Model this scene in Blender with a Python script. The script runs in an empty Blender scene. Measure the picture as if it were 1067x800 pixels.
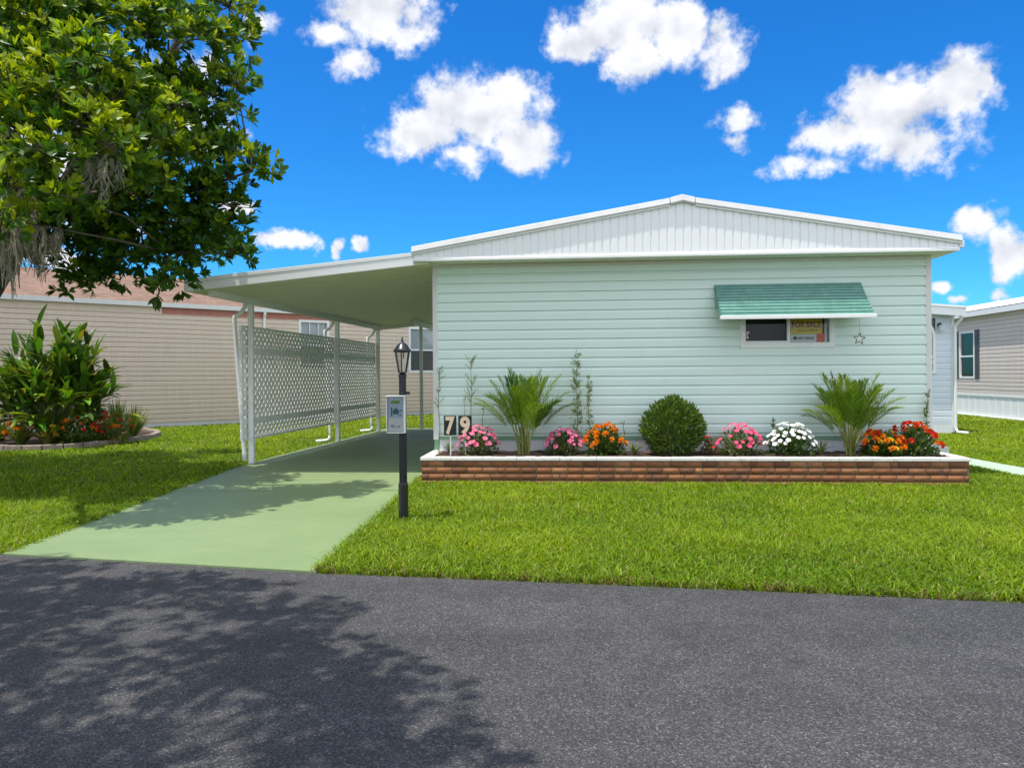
import bpy, math, random
import numpy as np
from mathutils import Matrix, Vector
random.seed(7)
rng = np.random.default_rng(11)
R = math.radians
scene = bpy.context.scene
COL = scene.collection

# ------------------------------------------------------------------ survey helpers
CAM_H = 1.5
FPX = 770.0
ROLL = 0.42
_c, _s = math.cos(R(ROLL)), math.sin(R(ROLL))
def ray(px, py):
    a, b = px - 533.5, py - 391.0
    return (a * _c - b * _s) / FPX, -(b * _c + a * _s) / FPX      # x per metre of depth, z per metre of depth
def gp(px, py, z=0.0):
    kx, kz = ray(px, py)
    d = (z - CAM_H) / kz
    return (kx * d, d)
def at(px, py, d):
    kx, kz = ray(px, py)
    return Vector((kx * d, d, CAM_H + kz * d))

# house frame: u along the front, v away from the street
HO = Vector((-1.20, 11.28, 0.0))
HYAW = R(-4.6)
def H(u, v, z=0.0):
    c, s = math.cos(HYAW), math.sin(HYAW)
    return Vector((HO.x + u * c - v * s, HO.y + u * s + v * c, z))
def u_at(px, v, py=430):
    k, _ = ray(px, py)
    c, s = math.cos(HYAW), math.sin(HYAW)
    return (k * (HO.y + v * c) - HO.x + v * s) / (c - k * s)
def z_at(px, py, u, v):
    _, kz = ray(px, py)
    return CAM_H + kz * H(u, v).y

# ------------------------------------------------------------------ mesh builder
class MB:
    def __init__(self):
        self.v, self.f = [], []
    def add(self, vs, fs):
        o = len(self.v)
        self.v += [tuple(p) for p in vs]
        self.f += [tuple(i + o for i in q) for q in fs]
        return self
    def box(self, x0, x1, y0, y1, z0, z1):
        vs = [(x, y, z) for x in (x0, x1) for y in (y0, y1) for z in (z0, z1)]
        return self.add(vs, [(0, 1, 3, 2), (4, 6, 7, 5), (0, 4, 5, 1), (2, 3, 7, 6), (0, 2, 6, 4), (1, 5, 7, 3)])
    def prism(self, poly, a0, a1, axis='y'):
        n = len(poly)
        def P(p, a):
            if axis == 'y': return (p[0], a, p[1])
            if axis == 'x': return (a, p[0], p[1])
            return (p[0], p[1], a)
        vs = [P(p, a0) for p in poly] + [P(p, a1) for p in poly]
        fs = [tuple(range(n)), tuple(range(2 * n - 1, n - 1, -1))]
        fs += [(i, n + i, n + (i + 1) % n, (i + 1) % n) for i in range(n)]
        return self.add(vs, fs)
    def bar(self, p, q, w, h, up=(0, 0, 1)):
        p, q, up = Vector(p), Vector(q), Vector(up)
        t = (q - p).normalized()
        s = t.cross(up)
        s = s.normalized() if s.length > 1e-6 else Vector((1, 0, 0))
        n = s.cross(t).normalized()
        vs = []
        for e in (p, q):
            for a, b in ((-1, -1), (1, -1), (1, 1), (-1, 1)):
                vs.append(e + s * (a * w / 2) + n * (b * h / 2))
        return self.add(vs, [(3, 2, 1, 0), (4, 5, 6, 7), (0, 1, 5, 4), (1, 2, 6, 5), (2, 3, 7, 6), (3, 0, 4, 7)])
    def tube(self, pts, r, n=8, cap=True):
        pts = [Vector(p) for p in pts]
        rs = r if isinstance(r, (list, tuple)) else [r] * len(pts)
        o = len(self.v)
        up = Vector((0, 0, 1))
        s_prev = None
        for i, p in enumerate(pts):
            t = (pts[min(i + 1, len(pts) - 1)] - pts[max(i - 1, 0)]).normalized()
            s = (s_prev - t * s_prev.dot(t)) if s_prev is not None else t.cross(up)
            if s.length < 1e-4:
                s = t.cross(Vector((1, 0, 0)))
            s.normalize(); s_prev = s
            b = t.cross(s)
            for k in range(n):
                a = 2 * math.pi * (k + .5) / n
                self.v.append(tuple(p + (s * math.cos(a) + b * math.sin(a)) * rs[i]))
        for i in range(len(pts) - 1):
            for k in range(n):
                k2 = (k + 1) % n
                self.f.append((o + i * n + k, o + i * n + k2, o + (i + 1) * n + k2, o + (i + 1) * n + k))
        if cap:
            self.f.append(tuple(o + k for k in range(n))[::-1])
            self.f.append(tuple(o + (len(pts) - 1) * n + k for k in range(n)))
        return self
    def lathe(self, prof, c=(0, 0, 0), n=16):
        o = len(self.v)
        for r, z in prof:
            for k in range(n):
                a = 2 * math.pi * (k + .5) / n
                self.v.append((c[0] + r * math.cos(a), c[1] + r * math.sin(a), c[2] + z))
        m = len(prof)
        for i in range(m - 1):
            for k in range(n):
                k2 = (k + 1) % n
                self.f.append((o + i * n + k, o + i * n + k2, o + (i + 1) * n + k2, o + (i + 1) * n + k))
        self.f.append(tuple(o + k for k in range(n))[::-1])
        self.f.append(tuple(o + (m - 1) * n + k for k in range(n)))
        return self
    def build(self, name, mat, parent=None, smooth=False, bevel=0.0, recalc=True):
        me = bpy.data.meshes.new(name)
        me.from_pydata(self.v, [], self.f)
        if recalc:
            import bmesh
            bm = bmesh.new(); bm.from_mesh(me)
            bmesh.ops.recalc_face_normals(bm, faces=bm.faces)
            bm.to_mesh(me); bm.free()
        me.materials.append(mat)
        if smooth:
            me.polygons.foreach_set('use_smooth', [True] * len(me.polygons))
        me.update()
        return link(name, me, parent, bevel)

def link(name, me, parent=None, bevel=0.0):
    o = bpy.data.objects.new(name, me)
    COL.objects.link(o)
    if parent is not None:
        o.parent = parent
    if bevel > 0:
        m = o.modifiers.new('bevel', 'BEVEL')
        m.width = bevel; m.segments = 2; m.limit_method = 'ANGLE'; m.angle_limit = R(40)
    return o

def quad_mesh(name, V, Q, tint, mat, parent=None, smooth=False):
    me = bpy.data.meshes.new(name)
    V = np.asarray(V, np.float32); Q = np.asarray(Q, np.int32)
    me.vertices.add(len(V)); me.vertices.foreach_set('co', V.ravel())
    me.loops.add(Q.size); me.loops.foreach_set('vertex_index', Q.ravel())
    me.polygons.add(len(Q))
    me.polygons.foreach_set('loop_start', np.arange(0, Q.size, 4, dtype=np.int32))
    me.polygons.foreach_set('loop_total', np.full(len(Q), 4, np.int32))
    if tint is not None:
        a = me.color_attributes.new('tint', 'FLOAT_COLOR', 'POINT')
        t = np.ones((len(V), 4), np.float32); t[:, :3] = tint
        a.data.foreach_set('color', t.ravel())
    if smooth:
        me.polygons.foreach_set('use_smooth', np.ones(len(Q), bool))
    me.materials.append(mat)
    me.update(); me.validate()
    return link(name, me, parent)

def tag(o, label=None, cat=None, group=None, kind=None):
    if label: o['label'] = label
    if cat: o['category'] = cat
    if group: o['group'] = group
    if kind: o['kind'] = kind
    return o
def thing(name, label, cat, loc=(0, 0, 0), rz=0.0, group=None):
    o = bpy.data.objects.new(name, None)
    o.empty_display_size = .2
    COL.objects.link(o)
    o.location = loc; o.rotation_euler = (0, 0, rz)
    return tag(o, label, cat, group)
def copy_tree(src, parent=None):
    c = src.copy(); COL.objects.link(c)
    if parent is not None: c.parent = parent
    for ch in list(src.children):
        copy_tree(ch, c)
    return c

# ------------------------------------------------------------------ materials
def new_mat(name):
    m = bpy.data.materials.new(name); m.use_nodes = True
    nt = m.node_tree
    return m, nt, nt.nodes['Principled BSDF'], nt.nodes['Material Output']
def N(nt, t, **kw):
    n = nt.nodes.new(t)
    for k, v in kw.items(): setattr(n, k, v)
    return n
def noise(nt, vec, scale, detail=4, rough=.55):
    n = N(nt, 'ShaderNodeTexNoise')
    n.inputs['Scale'].default_value = scale; n.inputs['Detail'].default_value = detail; n.inputs['Roughness'].default_value = rough
    if vec is not None: nt.links.new(vec, n.inputs['Vector'])
    return n.outputs['Fac']
def ramp(nt, fac, stops):
    r = N(nt, 'ShaderNodeValToRGB')
    els = r.color_ramp.elements
    while len(els) < len(stops): els.new(.5)
    for e, (p, c) in zip(els, stops):
        e.position = p
        e.color = (c, c, c, 1) if not hasattr(c, '__len__') else (*c, 1)
    nt.links.new(fac, r.inputs['Fac'])
    return r.outputs['Color']
def mixc(nt, fac, a, b, mode='MIX'):
    m = N(nt, 'ShaderNodeMix'); m.data_type = 'RGBA'; m.blend_type = mode
    for k, v in ((0, fac), (6, a), (7, b)):
        s = m.inputs[k]
        if isinstance(v, (int, float)): s.default_value = v
        elif isinstance(v, (tuple, list)): s.default_value = (*v, 1)
        else: nt.links.new(v, s)
    return m.outputs[2]
def bump(nt, bsdf, h, strength=.3, dist=.01):
    b = N(nt, 'ShaderNodeBump')
    b.inputs['Strength'].default_value = strength; b.inputs['Distance'].default_value = dist
    nt.links.new(h, b.inputs['Height']); nt.links.new(b.outputs['Normal'], bsdf.inputs['Normal'])
def objco(nt, which='Object'):
    return N(nt, 'ShaderNodeTexCoord').outputs[which]

def paint(name, c, rough=.45, var=.06, scale=3.0, dirt=None, dirt_amt=.0, metallic=0.0, bumps=0.0, streak=False):
    m, nt, b, o = new_mat(name)
    co = objco(nt)
    if streak:
        mp = N(nt, 'ShaderNodeMapping'); mp.inputs['Scale'].default_value = (6, 6, .6)
        nt.links.new(co, mp.inputs['Vector']); sco = mp.outputs['Vector']
    else:
        sco = co
    f = noise(nt, sco, scale, 5, .6)
    lo = tuple(x * (1 - var) for x in c); hi = tuple(min(1, x * (1 + var)) for x in c)
    col = ramp(nt, f, [(.3, lo), (.7, hi)])
    if dirt:
        g = noise(nt, sco, scale * 2.7, 6, .7)
        col = mixc(nt, ramp(nt, g, [(.52, 0.0), (.72, dirt_amt)]), col, dirt)
    nt.links.new(col, b.inputs['Base Color'])
    b.inputs['Roughness'].default_value = rough; b.inputs['Metallic'].default_value = metallic
    if bumps: bump(nt, b, noise(nt, co, 220, 2), bumps, .002)
    return m

def foliage(name, trans=.35, rough=.4, spec=.5, tcol=(1.35, 1.25, .55)):
    m, nt, b, o = new_mat(name)
    at_ = N(nt, 'ShaderNodeAttribute'); at_.attribute_name = 'tint'
    nt.links.new(at_.outputs['Color'], b.inputs['Base Color'])
    b.inputs['Roughness'].default_value = rough
    b.inputs['Specular IOR Level'].default_value = spec
    t = N(nt, 'ShaderNodeBsdfTranslucent')
    nt.links.new(mixc(nt, 1.0, at_.outputs['Color'], tcol, 'MULTIPLY'), t.inputs['Color'])
    mx = N(nt, 'ShaderNodeMixShader'); mx.inputs[0].default_value = trans
    nt.links.new(b.outputs[0], mx.inputs[1]); nt.links.new(t.outputs[0], mx.inputs[2])
    nt.links.new(mx.outputs[0], o.inputs['Surface'])
    return m

M = {}
M['mint'] = paint('mint_siding', (.69, .815, .755), .42, .02, .7, (.62, .73, .66), .22)
M['mint_dark'] = paint('green_trim', (.20, .38, .25), .5, .08)
M['white'] = paint('white_metal', (.82, .82, .82), .38, .03, 2.0, (.62, .61, .57), .30, streak=True)
M['white_clean'] = paint('white_panel', (.87, .87, .885), .35, .02, 1.0)
M['trim'] = paint('offwhite_trim', (.70, .69, .67), .45, .05, 2.5, (.50, .48, .43), .5, streak=True)
M['rake'] = paint('rake_metal', (.60, .60, .60), .35, .06, 2.0, (.44, .44, .43), .5)
M['soffit'] = paint('soffit', (.74, .75, .62), .5, .03)
M['skirt'] = paint('skirting', (.76, .78, .80), .55, .06, 3, (.50, .49, .44), .55, streak=True)
M['carport_under'] = paint('carport_ceiling', (.76, .76, .62), .45, .03)
M['post'] = paint('carport_metal', (.84, .84, .82), .38, .04, 3, (.52, .50, .43), .35, streak=True)
M['lattice'] = paint('lattice', (.86, .86, .83), .5, .05, 3, (.60, .58, .52), .30)
M['awning'] = paint('awning_green', (.125, .29, .24), .32, .12, 4, (.26, .46, .39), .5)
M['black'] = paint('black_paint', (.012, .013, .016), .32, .2)
M['beige'] = paint('beige_siding', (.70, .575, .46), .5, .04, 1.5, (.57, .47, .385), .4, streak=True)
M['tan'] = paint('tan_siding', (.62, .54, .475), .5, .04, 1.5, (.52, .45, .39), .3, streak=True)
M['bluewhite'] = paint('bluewhite_siding', (.66, .72, .80), .45, .03, 1.5)
M['red'] = paint('red_board', (.42, .155, .115), .55, .12, 3)
M['shutter'] = paint('shutter_grey', (.085, .083, .09), .5, .1)
M['concrete'] = paint('pale_concrete', (.60, .63, .60), .75, .08, 8, (.42, .45, .40), .4, bumps=.2)
M['pathgreen'] = paint('path_paint', (.38, .50, .36), .6, .10, 5, (.30, .36, .27), .6, bumps=.15)
M['cap'] = paint('planter_cap', (.74, .72, .68), .55, .07, 6, (.36, .34, .31), .7, bumps=.25)
M['mortar'] = paint('mortar', (.15, .11, .08), .9, .25, 20)
M['stone'] = paint('edging_stone', (.27, .215, .175), .85, .28, 9, (.12, .095, .075), .6, bumps=.4)
M['bark'] = paint('bark', (.075, .058, .044), .9, .35, 9, (.16, .145, .12), .6, bumps=.5)
M['stem'] = paint('plant_stem', (.16, .19, .06), .7, .25, 20)
M['palmstem'] = paint('palm_stem', (.17, .19, .045), .6, .35, 25, (.15, .085, .04), .7)
M['rust'] = paint('rusty_wire', (.16, .11, .08), .7, .3, 40)
M['pinkwire'] = paint('faded_star', (.55, .48, .45), .6, .2, 40)
M['numeral'] = paint('numeral_tan', (.62, .48, .36), .6, .05)
M['blind'] = paint('window_blind', (.62, .67, .70), .6, .04)
M['dark'] = paint('dark_interior', (.012, .012, .013), .8, .2)
M['screen'] = paint('insect_screen', (.17, .175, .18), .7, .08)
M['grey'] = paint('grey_plastic', (.62, .63, .66), .4, .05)
M['shingle_dummy'] = M['grey']

def mat_tint(name, rough=.8, bumps=0.3, scale=60):
    m, nt, b, o = new_mat(name)
    a = N(nt, 'ShaderNodeAttribute'); a.attribute_name = 'tint'
    co = objco(nt)
    f = noise(nt, co, scale, 5, .7)
    col = mixc(nt, 1.0, a.outputs['Color'], ramp(nt, f, [(.25, .62), (.75, 1.3)]), 'MULTIPLY')
    nt.links.new(col, b.inputs['Base Color']); b.inputs['Roughness'].default_value = rough
    bump(nt, b, f, bumps, .006)
    return m
M['brick'] = mat_tint('brick', .9, .10, 45)

def mat_asphalt():
    m, nt, b, o = new_mat('asphalt')
    co = objco(nt)
    big = noise(nt, co, .35, 5, .6)
    mid = noise(nt, co, 3.5, 5, .65)
    v = N(nt, 'ShaderNodeTexVoronoi'); v.inputs['Scale'].default_value = 125
    nt.links.new(co, v.inputs['Vector'])
    sep = N(nt, 'ShaderNodeSeparateColor'); nt.links.new(v.outputs['Color'], sep.inputs[0])
    v2 = N(nt, 'ShaderNodeTexVoronoi'); v2.inputs['Scale'].default_value = 160
    nt.links.new(co, v2.inputs['Vector'])
    sep2 = N(nt, 'ShaderNodeSeparateColor'); nt.links.new(v2.outputs['Color'], sep2.inputs[0])
    base = ramp(nt, big, [(.3, (.056, .055, .057)), (.7, (.080, .077, .078))])
    chips = ramp(nt, sep.outputs[0], [(0, .55), (.55, .85), (.8, 1.15), (.93, 1.55), (1, 2.1)])
    chips2 = ramp(nt, sep2.outputs[1], [(0, .7), (.6, .95), (.9, 1.25), (1, 1.9)])
    col = mixc(nt, 1.0, base, chips, 'MULTIPLY')
    col = mixc(nt, 1.0, col, chips2, 'MULTIPLY')
    col = mixc(nt, 1.0, col, ramp(nt, mid, [(.3, .82), (.7, 1.16)]), 'MULTIPLY')
    mp = N(nt, 'ShaderNodeMapping'); mp.inputs['Scale'].default_value = (.12, 1.1, 1); mp.inputs['Rotation'].default_value = (0, 0, R(10)); nt.links.new(co, mp.inputs['Vector'])
    col = mixc(nt, 1.0, col, ramp(nt, noise(nt, mp.outputs['Vector'], 1.6, 4, .55), [(.3, .84), (.7, 1.16)]), 'MULTIPLY')
    # pits between the stones
    pit = ramp(nt, v.outputs['Distance'], [(.0, 1.0), (.55, .85), (.9, .45)])
    col = mixc(nt, .7, col, pit, 'MULTIPLY')
    nt.links.new(col, b.inputs['Base Color'])
    b.inputs['Roughness'].default_value = .78
    b.inputs['Specular IOR Level'].default_value = .35
    h = N(nt, 'ShaderNodeMath', operation='SUBTRACT'); h.inputs[0].default_value = 1
    nt.links.new(v.outputs['Distance'], h.inputs[1])
    bump(nt, b, h.outputs[0], .55, .006)
    return m
M['asphalt'] = mat_asphalt()

def mat_driveway():
    m, nt, b, o = new_mat('driveway_paint')
    co = objco(nt)
    col = ramp(nt, noise(nt, co, .9, 6, .62), [(.3, (.172, .243, .104)), (.7, (.213, .285, .130))])
    mp = N(nt, 'ShaderNodeMapping'); mp.inputs['Scale'].default_value = (.5, 2.2, 1)
    nt.links.new(co, mp.inputs['Vector'])
    st = noise(nt, mp.outputs['Vector'], 2.2, 6, .7)
    col = mixc(nt, ramp(nt, st, [(.50, 0.0), (.78, .55)]), col, (.15, .205, .095))
    sp = noise(nt, co, 45, 3, .6)
    col = mixc(nt, 1.0, col, ramp(nt, sp, [(.3, .93), (.7, 1.05)]), 'MULTIPLY')
    nt.links.new(col, b.inputs['Base Color']); b.inputs['Roughness'].default_value = .55
    bump(nt, b, noise(nt, co, 90, 4, .7), .25, .003)
    return m
M['driveway'] = mat_driveway()

def mat_ground():
    m, nt, b, o = new_mat('lawn_soil')
    co = objco(nt)
    f = noise(nt, co, 1.2, 6, .65); g = noise(nt, co, 30, 5, .7)
    col = ramp(nt, f, [(.3, (.048, .072, .012)), (.7, (.085, .100, .022))])
    col = mixc(nt, 1.0, col, ramp(nt, g, [(.3, .55), (.7, 1.35)]), 'MULTIPLY')
    nt.links.new(col, b.inputs['Base Color']); b.inputs['Roughness'].default_value = .95
    bump(nt, b, g, .6, .03)
    return m
M['ground'] = mat_ground()
def mat_mulch():
    m, nt, b, o = new_mat('mulch')
    co = objco(nt)
    v = N(nt, 'ShaderNodeTexVoronoi'); v.inputs['Scale'].default_value = 38; nt.links.new(co, v.inputs['Vector'])
    sep = N(nt, 'ShaderNodeSeparateColor'); nt.links.new(v.outputs['Color'], sep.inputs[0])
    big = noise(nt, co, 2.6, 3, .6)
    a = ramp(nt, sep.outputs[0], [(0, (.012, .007, .005)), (.6, (.035, .018, .011)), (1, (.10, .045, .025))])
    a2 = ramp(nt, sep.outputs[0], [(0, (.05, .018, .009)), (.6, (.15, .052, .026)), (1, (.26, .11, .06))])
    nt.links.new(mixc(nt, ramp(nt, big, [(.60, 0.0), (.72, .8)]), a, a2), b.inputs['Base Color'])
    b.inputs['Roughness'].default_value = .9
    bump(nt, b, v.outputs['Distance'], .8, .02)
    return m
M['mulch'] = mat_mulch()
def mat_shingle():
    m, nt, b, o = new_mat('shingle')
    co = objco(nt)
    br = N(nt, 'ShaderNodeTexBrick'); br.inputs['Scale'].default_value = 1.0
    br.inputs['Brick Width'].default_value = .3; br.inputs['Row Height'].default_value = .14; br.inputs['Mortar Size'].default_value = .006
    br.inputs['Color1'].default_value = (.17, .10, .068, 1); br.inputs['Color2'].default_value = (.23, .145, .10, 1); br.inputs['Mortar'].default_value = (.14, .08, .06, 1)
    nt.links.new(co, br.inputs['Vector'])
    col = mixc(nt, 1.0, br.outputs['Color'], ramp(nt, noise(nt, co, 5, 6, .7), [(.3, .75), (.7, 1.25)]), 'MULTIPLY')
    nt.links.new(col, b.inputs['Base Color']); b.inputs['Roughness'].default_value = .9
    return m
M['shingle'] = mat_shingle()
def mat_glass(name, tint=(.9, .95, .95), refl=.04):
    m, nt, b, o = new_mat(name)
    t = N(nt, 'ShaderNodeBsdfTransparent'); t.inputs[0].default_value = (*tint, 1)
    g = N(nt, 'ShaderNodeBsdfGlossy'); g.inputs['Roughness'].default_value = .03
    fr = N(nt, 'ShaderNodeFresnel'); fr.inputs[0].default_value = 1.5
    ad = N(nt, 'ShaderNodeMath', operation='ADD'); ad.inputs[1].default_value = refl - .04; nt.links.new(fr.outputs[0], ad.inputs[0])
    mx = N(nt, 'ShaderNodeMixShader')
    nt.links.new(ad.outputs[0], mx.inputs[0]); nt.links.new(t.outputs[0], mx.inputs[1]); nt.links.new(g.outputs[0], mx.inputs[2])
    nt.links.new(mx.outputs[0], o.inputs['Surface'])
    return m
M['glass'] = mat_glass('window_glass', (.96, .98, .97), .015)
M['clear'] = mat_glass('clear_plastic', (.98, .98, .98), .02)
M['lampglass'] = mat_glass('lamp_glass', (.92, .92, .9), .05)
def flat(name, c, rough=.55):
    m, nt, b, o = new_mat(name)
    co = objco(nt)
    nt.links.new(ramp(nt, noise(nt, co, 30, 3), [(.3, tuple(x * .95 for x in c)), (.7, tuple(min(1, x * 1.04) for x in c))]), b.inputs['Base Color'])
    b.inputs['Roughness'].default_value = rough
    return m
M['sign_yellow'] = flat('sign_yellow', (.90, .62, .02)); M['sign_red'] = flat('sign_red', (.85, .10, .03)); M['sign_white'] = flat('sign_white', (.72, .74, .74))
M['ink'] = flat('ink', (.02, .02, .02)); M['ink_red'] = flat('ink_red', (.30, .03, .02)); M['flyer_green'] = flat('flyer_green', (.28, .46, .05))
M['flyer_blue'] = flat('flyer_blue', (.46, .56, .70)); M['flyer_teal'] = flat('flyer_teal', (.05, .14, .19)); M['bulb'] = flat('bulb_white', (.8, .78, .72), .3)
M['leaf'] = foliage('tree_leaf', .40, .42, .35, (1.5, 1.35, .5))
M['grass'] = foliage('grass_blade', .42, .5, .22, (1.3, 1.2, .4))
M['plant'] = foliage('plant_leaf', .28, .4, .4)
M['palm'] = foliage('palm_leaf', .3, .4, .35)
M['petal'] = foliage('petal', .25, .6, .2, (1.1, 1.0, 1.0))
M['moss'] = foliage('moss_strand', .3, .9, .05, (1, 1, .9))

# ------------------------------------------------------------------ camera, light, sky
cam = bpy.data.cameras.new('camera')
co_ = bpy.data.objects.new('camera', cam); COL.objects.link(co_)
co_.matrix_world = Matrix.Translation((0, 0, CAM_H)) @ Matrix.Rotation(R(90), 4, 'X') @ Matrix.Rotation(R(-ROLL), 4, 'Z')
cam.sensor_width = 36; cam.lens = FPX / 1067 * 36
cam.shift_y = -9.0 / 1067
cam.clip_end = 3000; cam.clip_start = .05
scene.camera = co_

SUN = Vector((-.24, -.115, 1)).normalized()
sl = bpy.data.lights.new('sun', 'SUN'); sl.energy = 3.9; sl.angle = R(.55); sl.color = (1, .955, .87)
so = bpy.data.objects.new('sun', sl); COL.objects.link(so)
so.rotation_euler = SUN.to_track_quat('Z', 'Y').to_euler(); so.location = (-4, -2, 20)

w = bpy.data.worlds.new('World'); scene.world = w; w.use_nodes = True
def build_world():
    nt = w.node_tree
    bg = nt.nodes['Background']
    sky = N(nt, 'ShaderNodeTexSky'); sky.sky_type = 'NISHITA'; sky.sun_disc = False
    sky.sun_elevation = math.asin(SUN.z); sky.sun_rotation = math.atan2(SUN.x, SUN.y)
    sky.air_density = 1.0; sky.dust_density = .3; sky.ozone_density = 2.5
    hs = N(nt, 'ShaderNodeHueSaturation'); hs.inputs['Saturation'].default_value = 1.30; hs.inputs['Value'].default_value = 1.0
    nt.links.new(sky.outputs[0], hs.inputs['Color'])
    skyc = mixc(nt, 1.0, hs.outputs[0], (SKY_TINT), 'MULTIPLY')
    co = objco(nt, 'Generated')
    nrm = N(nt, 'ShaderNodeVectorMath', operation='NORMALIZE'); nt.links.new(co, nrm.inputs[0])
    sp = N(nt, 'ShaderNodeSeparateXYZ'); nt.links.new(nrm.outputs[0], sp.inputs[0])
    az = N(nt, 'ShaderNodeMath', operation='ARCTAN2'); nt.links.new(sp.outputs[0], az.inputs[0]); nt.links.new(sp.outputs[1], az.inputs[1])
    el = N(nt, 'ShaderNodeMath', operation='ARCSINE'); nt.links.new(sp.outputs[2], el.inputs[0])
    # clouds: (centre azimuth, elevation, half width, half height) in degrees, strength
    def ae(px, py, rx, ry):
        kx, kz = ray(px, py)
        a = math.atan2(kx, 1); e = math.atan2(kz, math.hypot(kx, 1))
        return a, e, rx / FPX * math.cos(a) ** 2, ry / FPX * math.cos(a)
    blobs = [  # px, py, rx, ry, weight
        (392, 10, 62, 34, 1), (350, 32, 48, 20, .8), (425, 28, 30, 24, .8), (372, 66, 30, 20, .75),
        (488, 118, 68, 40, 1), (435, 142, 52, 30, .95), (545, 145, 48, 30, .95), (478, 165, 40, 18, .6), (520, 105, 40, 26, .9),
        (650, 18, 62, 40, 1), (605, 42, 42, 22, .9), (660, 64, 42, 28, .95), (705, 28, 34, 34, .8), (755, 55, 34, 26, .75), (752, 30, 22, 14, .6),
        (918, 122, 66, 38, 1), (1000, 92, 50, 34, .95), (862, 142, 46, 22, .85), (960, 145, 58, 28, .9), (1035, 95, 28, 18, .7),
        (765, 125, 22, 14, .5), (770, 148, 18, 10, .42), (838, 174, 26, 9, .45),
        (1020, 230, 36, 19, .85), (1062, 258, 26, 26, .9), (978, 300, 14, 9, .8), (1006, 317, 16, 8, .7), (1062, 295, 16, 12, .6),
        (250, 220, 20, 12, .85), (294, 257, 28, 11, .9), (346, 266, 10, 9, .8), (380, 263, 14, 9, .8), (268, 16, 16, 12, .5), (256, 34, 10, 8, .4),
        (180, 100, 60, 50, .7), (60, 150, 70, 40, .8), (20, 60, 50, 40, .7), (220, 60, 30, 25, .5), (120, 230, 60, 20, .8), (70, 270, 50, 15, .8),
    ]
    warpn = N(nt, 'ShaderNodeTexNoise'); warpn.inputs['Scale'].default_value = 9; warpn.inputs['Detail'].default_value = 5; warpn.inputs['Roughness'].default_value = .6
    nt.links.new(nrm.outputs[0], warpn.inputs['Vector'])
    wsep = N(nt, 'ShaderNodeSeparateColor'); nt.links.new(warpn.outputs['Color'], wsep.inputs[0])
    def m2(op, a, b):
        n = N(nt, 'ShaderNodeMath', operation=op)
        for i, x in enumerate((a, b)):
            if isinstance(x, (int, float)): n.inputs[i].default_value = x
            else: nt.links.new(x, n.inputs[i])
        return n.outputs[0]
    azw = m2('ADD', az.outputs[0], m2('MULTIPLY', m2('SUBTRACT', wsep.outputs[0], .5), .12))
    elw = m2('ADD', el.outputs[0], m2('MULTIPLY', m2('SUBTRACT', wsep.outputs[1], .5), .09))
    field = None
    low = None
    for px, py, rx, ry, wt in blobs:
        a, e, ra, re = ae(px, py, rx, ry)
        x = m2('DIVIDE', m2('SUBTRACT', azw, a), ra * 1.08); y = m2('DIVIDE', m2('SUBTRACT', elw, e), re * 1.08)
        r = m2('SQRT', m2('ADD', m2('MULTIPLY', x, x), m2('MULTIPLY', y, y)), 0)
        v = m2('MULTIPLY', m2('SUBTRACT', 1.0, r), wt)
        field = v if field is None else m2('SMOOTH_MAX', field, v)
        if field is not v:
            field.node.inputs[2].default_value = .12
    # free clouds behind and beside the viewer, thickened unseen to light the shaded facade
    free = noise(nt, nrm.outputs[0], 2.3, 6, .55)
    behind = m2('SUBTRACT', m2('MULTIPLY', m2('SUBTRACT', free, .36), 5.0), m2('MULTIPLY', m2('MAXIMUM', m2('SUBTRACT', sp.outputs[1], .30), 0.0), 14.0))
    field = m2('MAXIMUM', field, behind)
    n1 = noise(nt, nrm.outputs[0], 15, 10, .66)
    n2 = noise(nt, nrm.outputs[0], 48, 7, .62)
    dens = m2('ADD', m2('MULTIPLY', field, 1.55), m2('ADD', m2('MULTIPLY', m2('SUBTRACT', n1, .5), 2.3), m2('MULTIPLY', m2('SUBTRACT', n2, .5), 1.25)))
    cov = N(nt, 'ShaderNodeMapRange'); cov.interpolation_type = 'SMOOTHSTEP'
    cov.inputs['From Min'].default_value = -.08; cov.inputs['From Max'].default_value = .78
    nt.links.new(dens, cov.inputs[0])
    off = N(nt, 'ShaderNodeVectorMath', operation='ADD'); off.inputs[1].default_value = (-.010, 0, .022)
    nt.links.new(nrm.outputs[0], off.inputs[0])
    n1s = noise(nt, off.outputs[0], 15, 4, .5); n1b = noise(nt, nrm.outputs[0], 15, 4, .5)
    lit = ramp(nt, m2('ADD', m2('MULTIPLY', m2('SUBTRACT', n1b, n1s), 1.7), .5), [(.12, (.66, .69, .75)), (.45, (.93, .94, .97)), (.62, (1.06, 1.06, 1.06))])
    thick = ramp(nt, m2('ADD', m2('MULTIPLY', dens, .55), m2('MULTIPLY', m2('SUBTRACT', n2, .5), .22)), [(.1, (.84, .91, 1.0)), (.32, (1.0, 1.0, 1.0)), (.75, (.97, .975, .985)), (1.0, (.88, .90, .925))])
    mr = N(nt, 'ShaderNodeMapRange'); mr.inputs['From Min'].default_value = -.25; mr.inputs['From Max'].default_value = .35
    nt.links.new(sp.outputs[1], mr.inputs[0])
    bright = mixc(nt, mr.outputs[0], (7.2, 7.6, 8.3), (4.9, 4.95, 5.1))      # unseen clouds behind the viewer made brighter, added fill for the facade
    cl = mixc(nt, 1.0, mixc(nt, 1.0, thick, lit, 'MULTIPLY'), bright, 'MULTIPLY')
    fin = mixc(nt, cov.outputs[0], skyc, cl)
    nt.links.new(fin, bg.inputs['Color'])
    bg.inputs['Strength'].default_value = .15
SKY_TINT = (.19, .65, .95)
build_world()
scene.view_settings.view_transform = 'Standard'; scene.view_settings.look = 'None'
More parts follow.
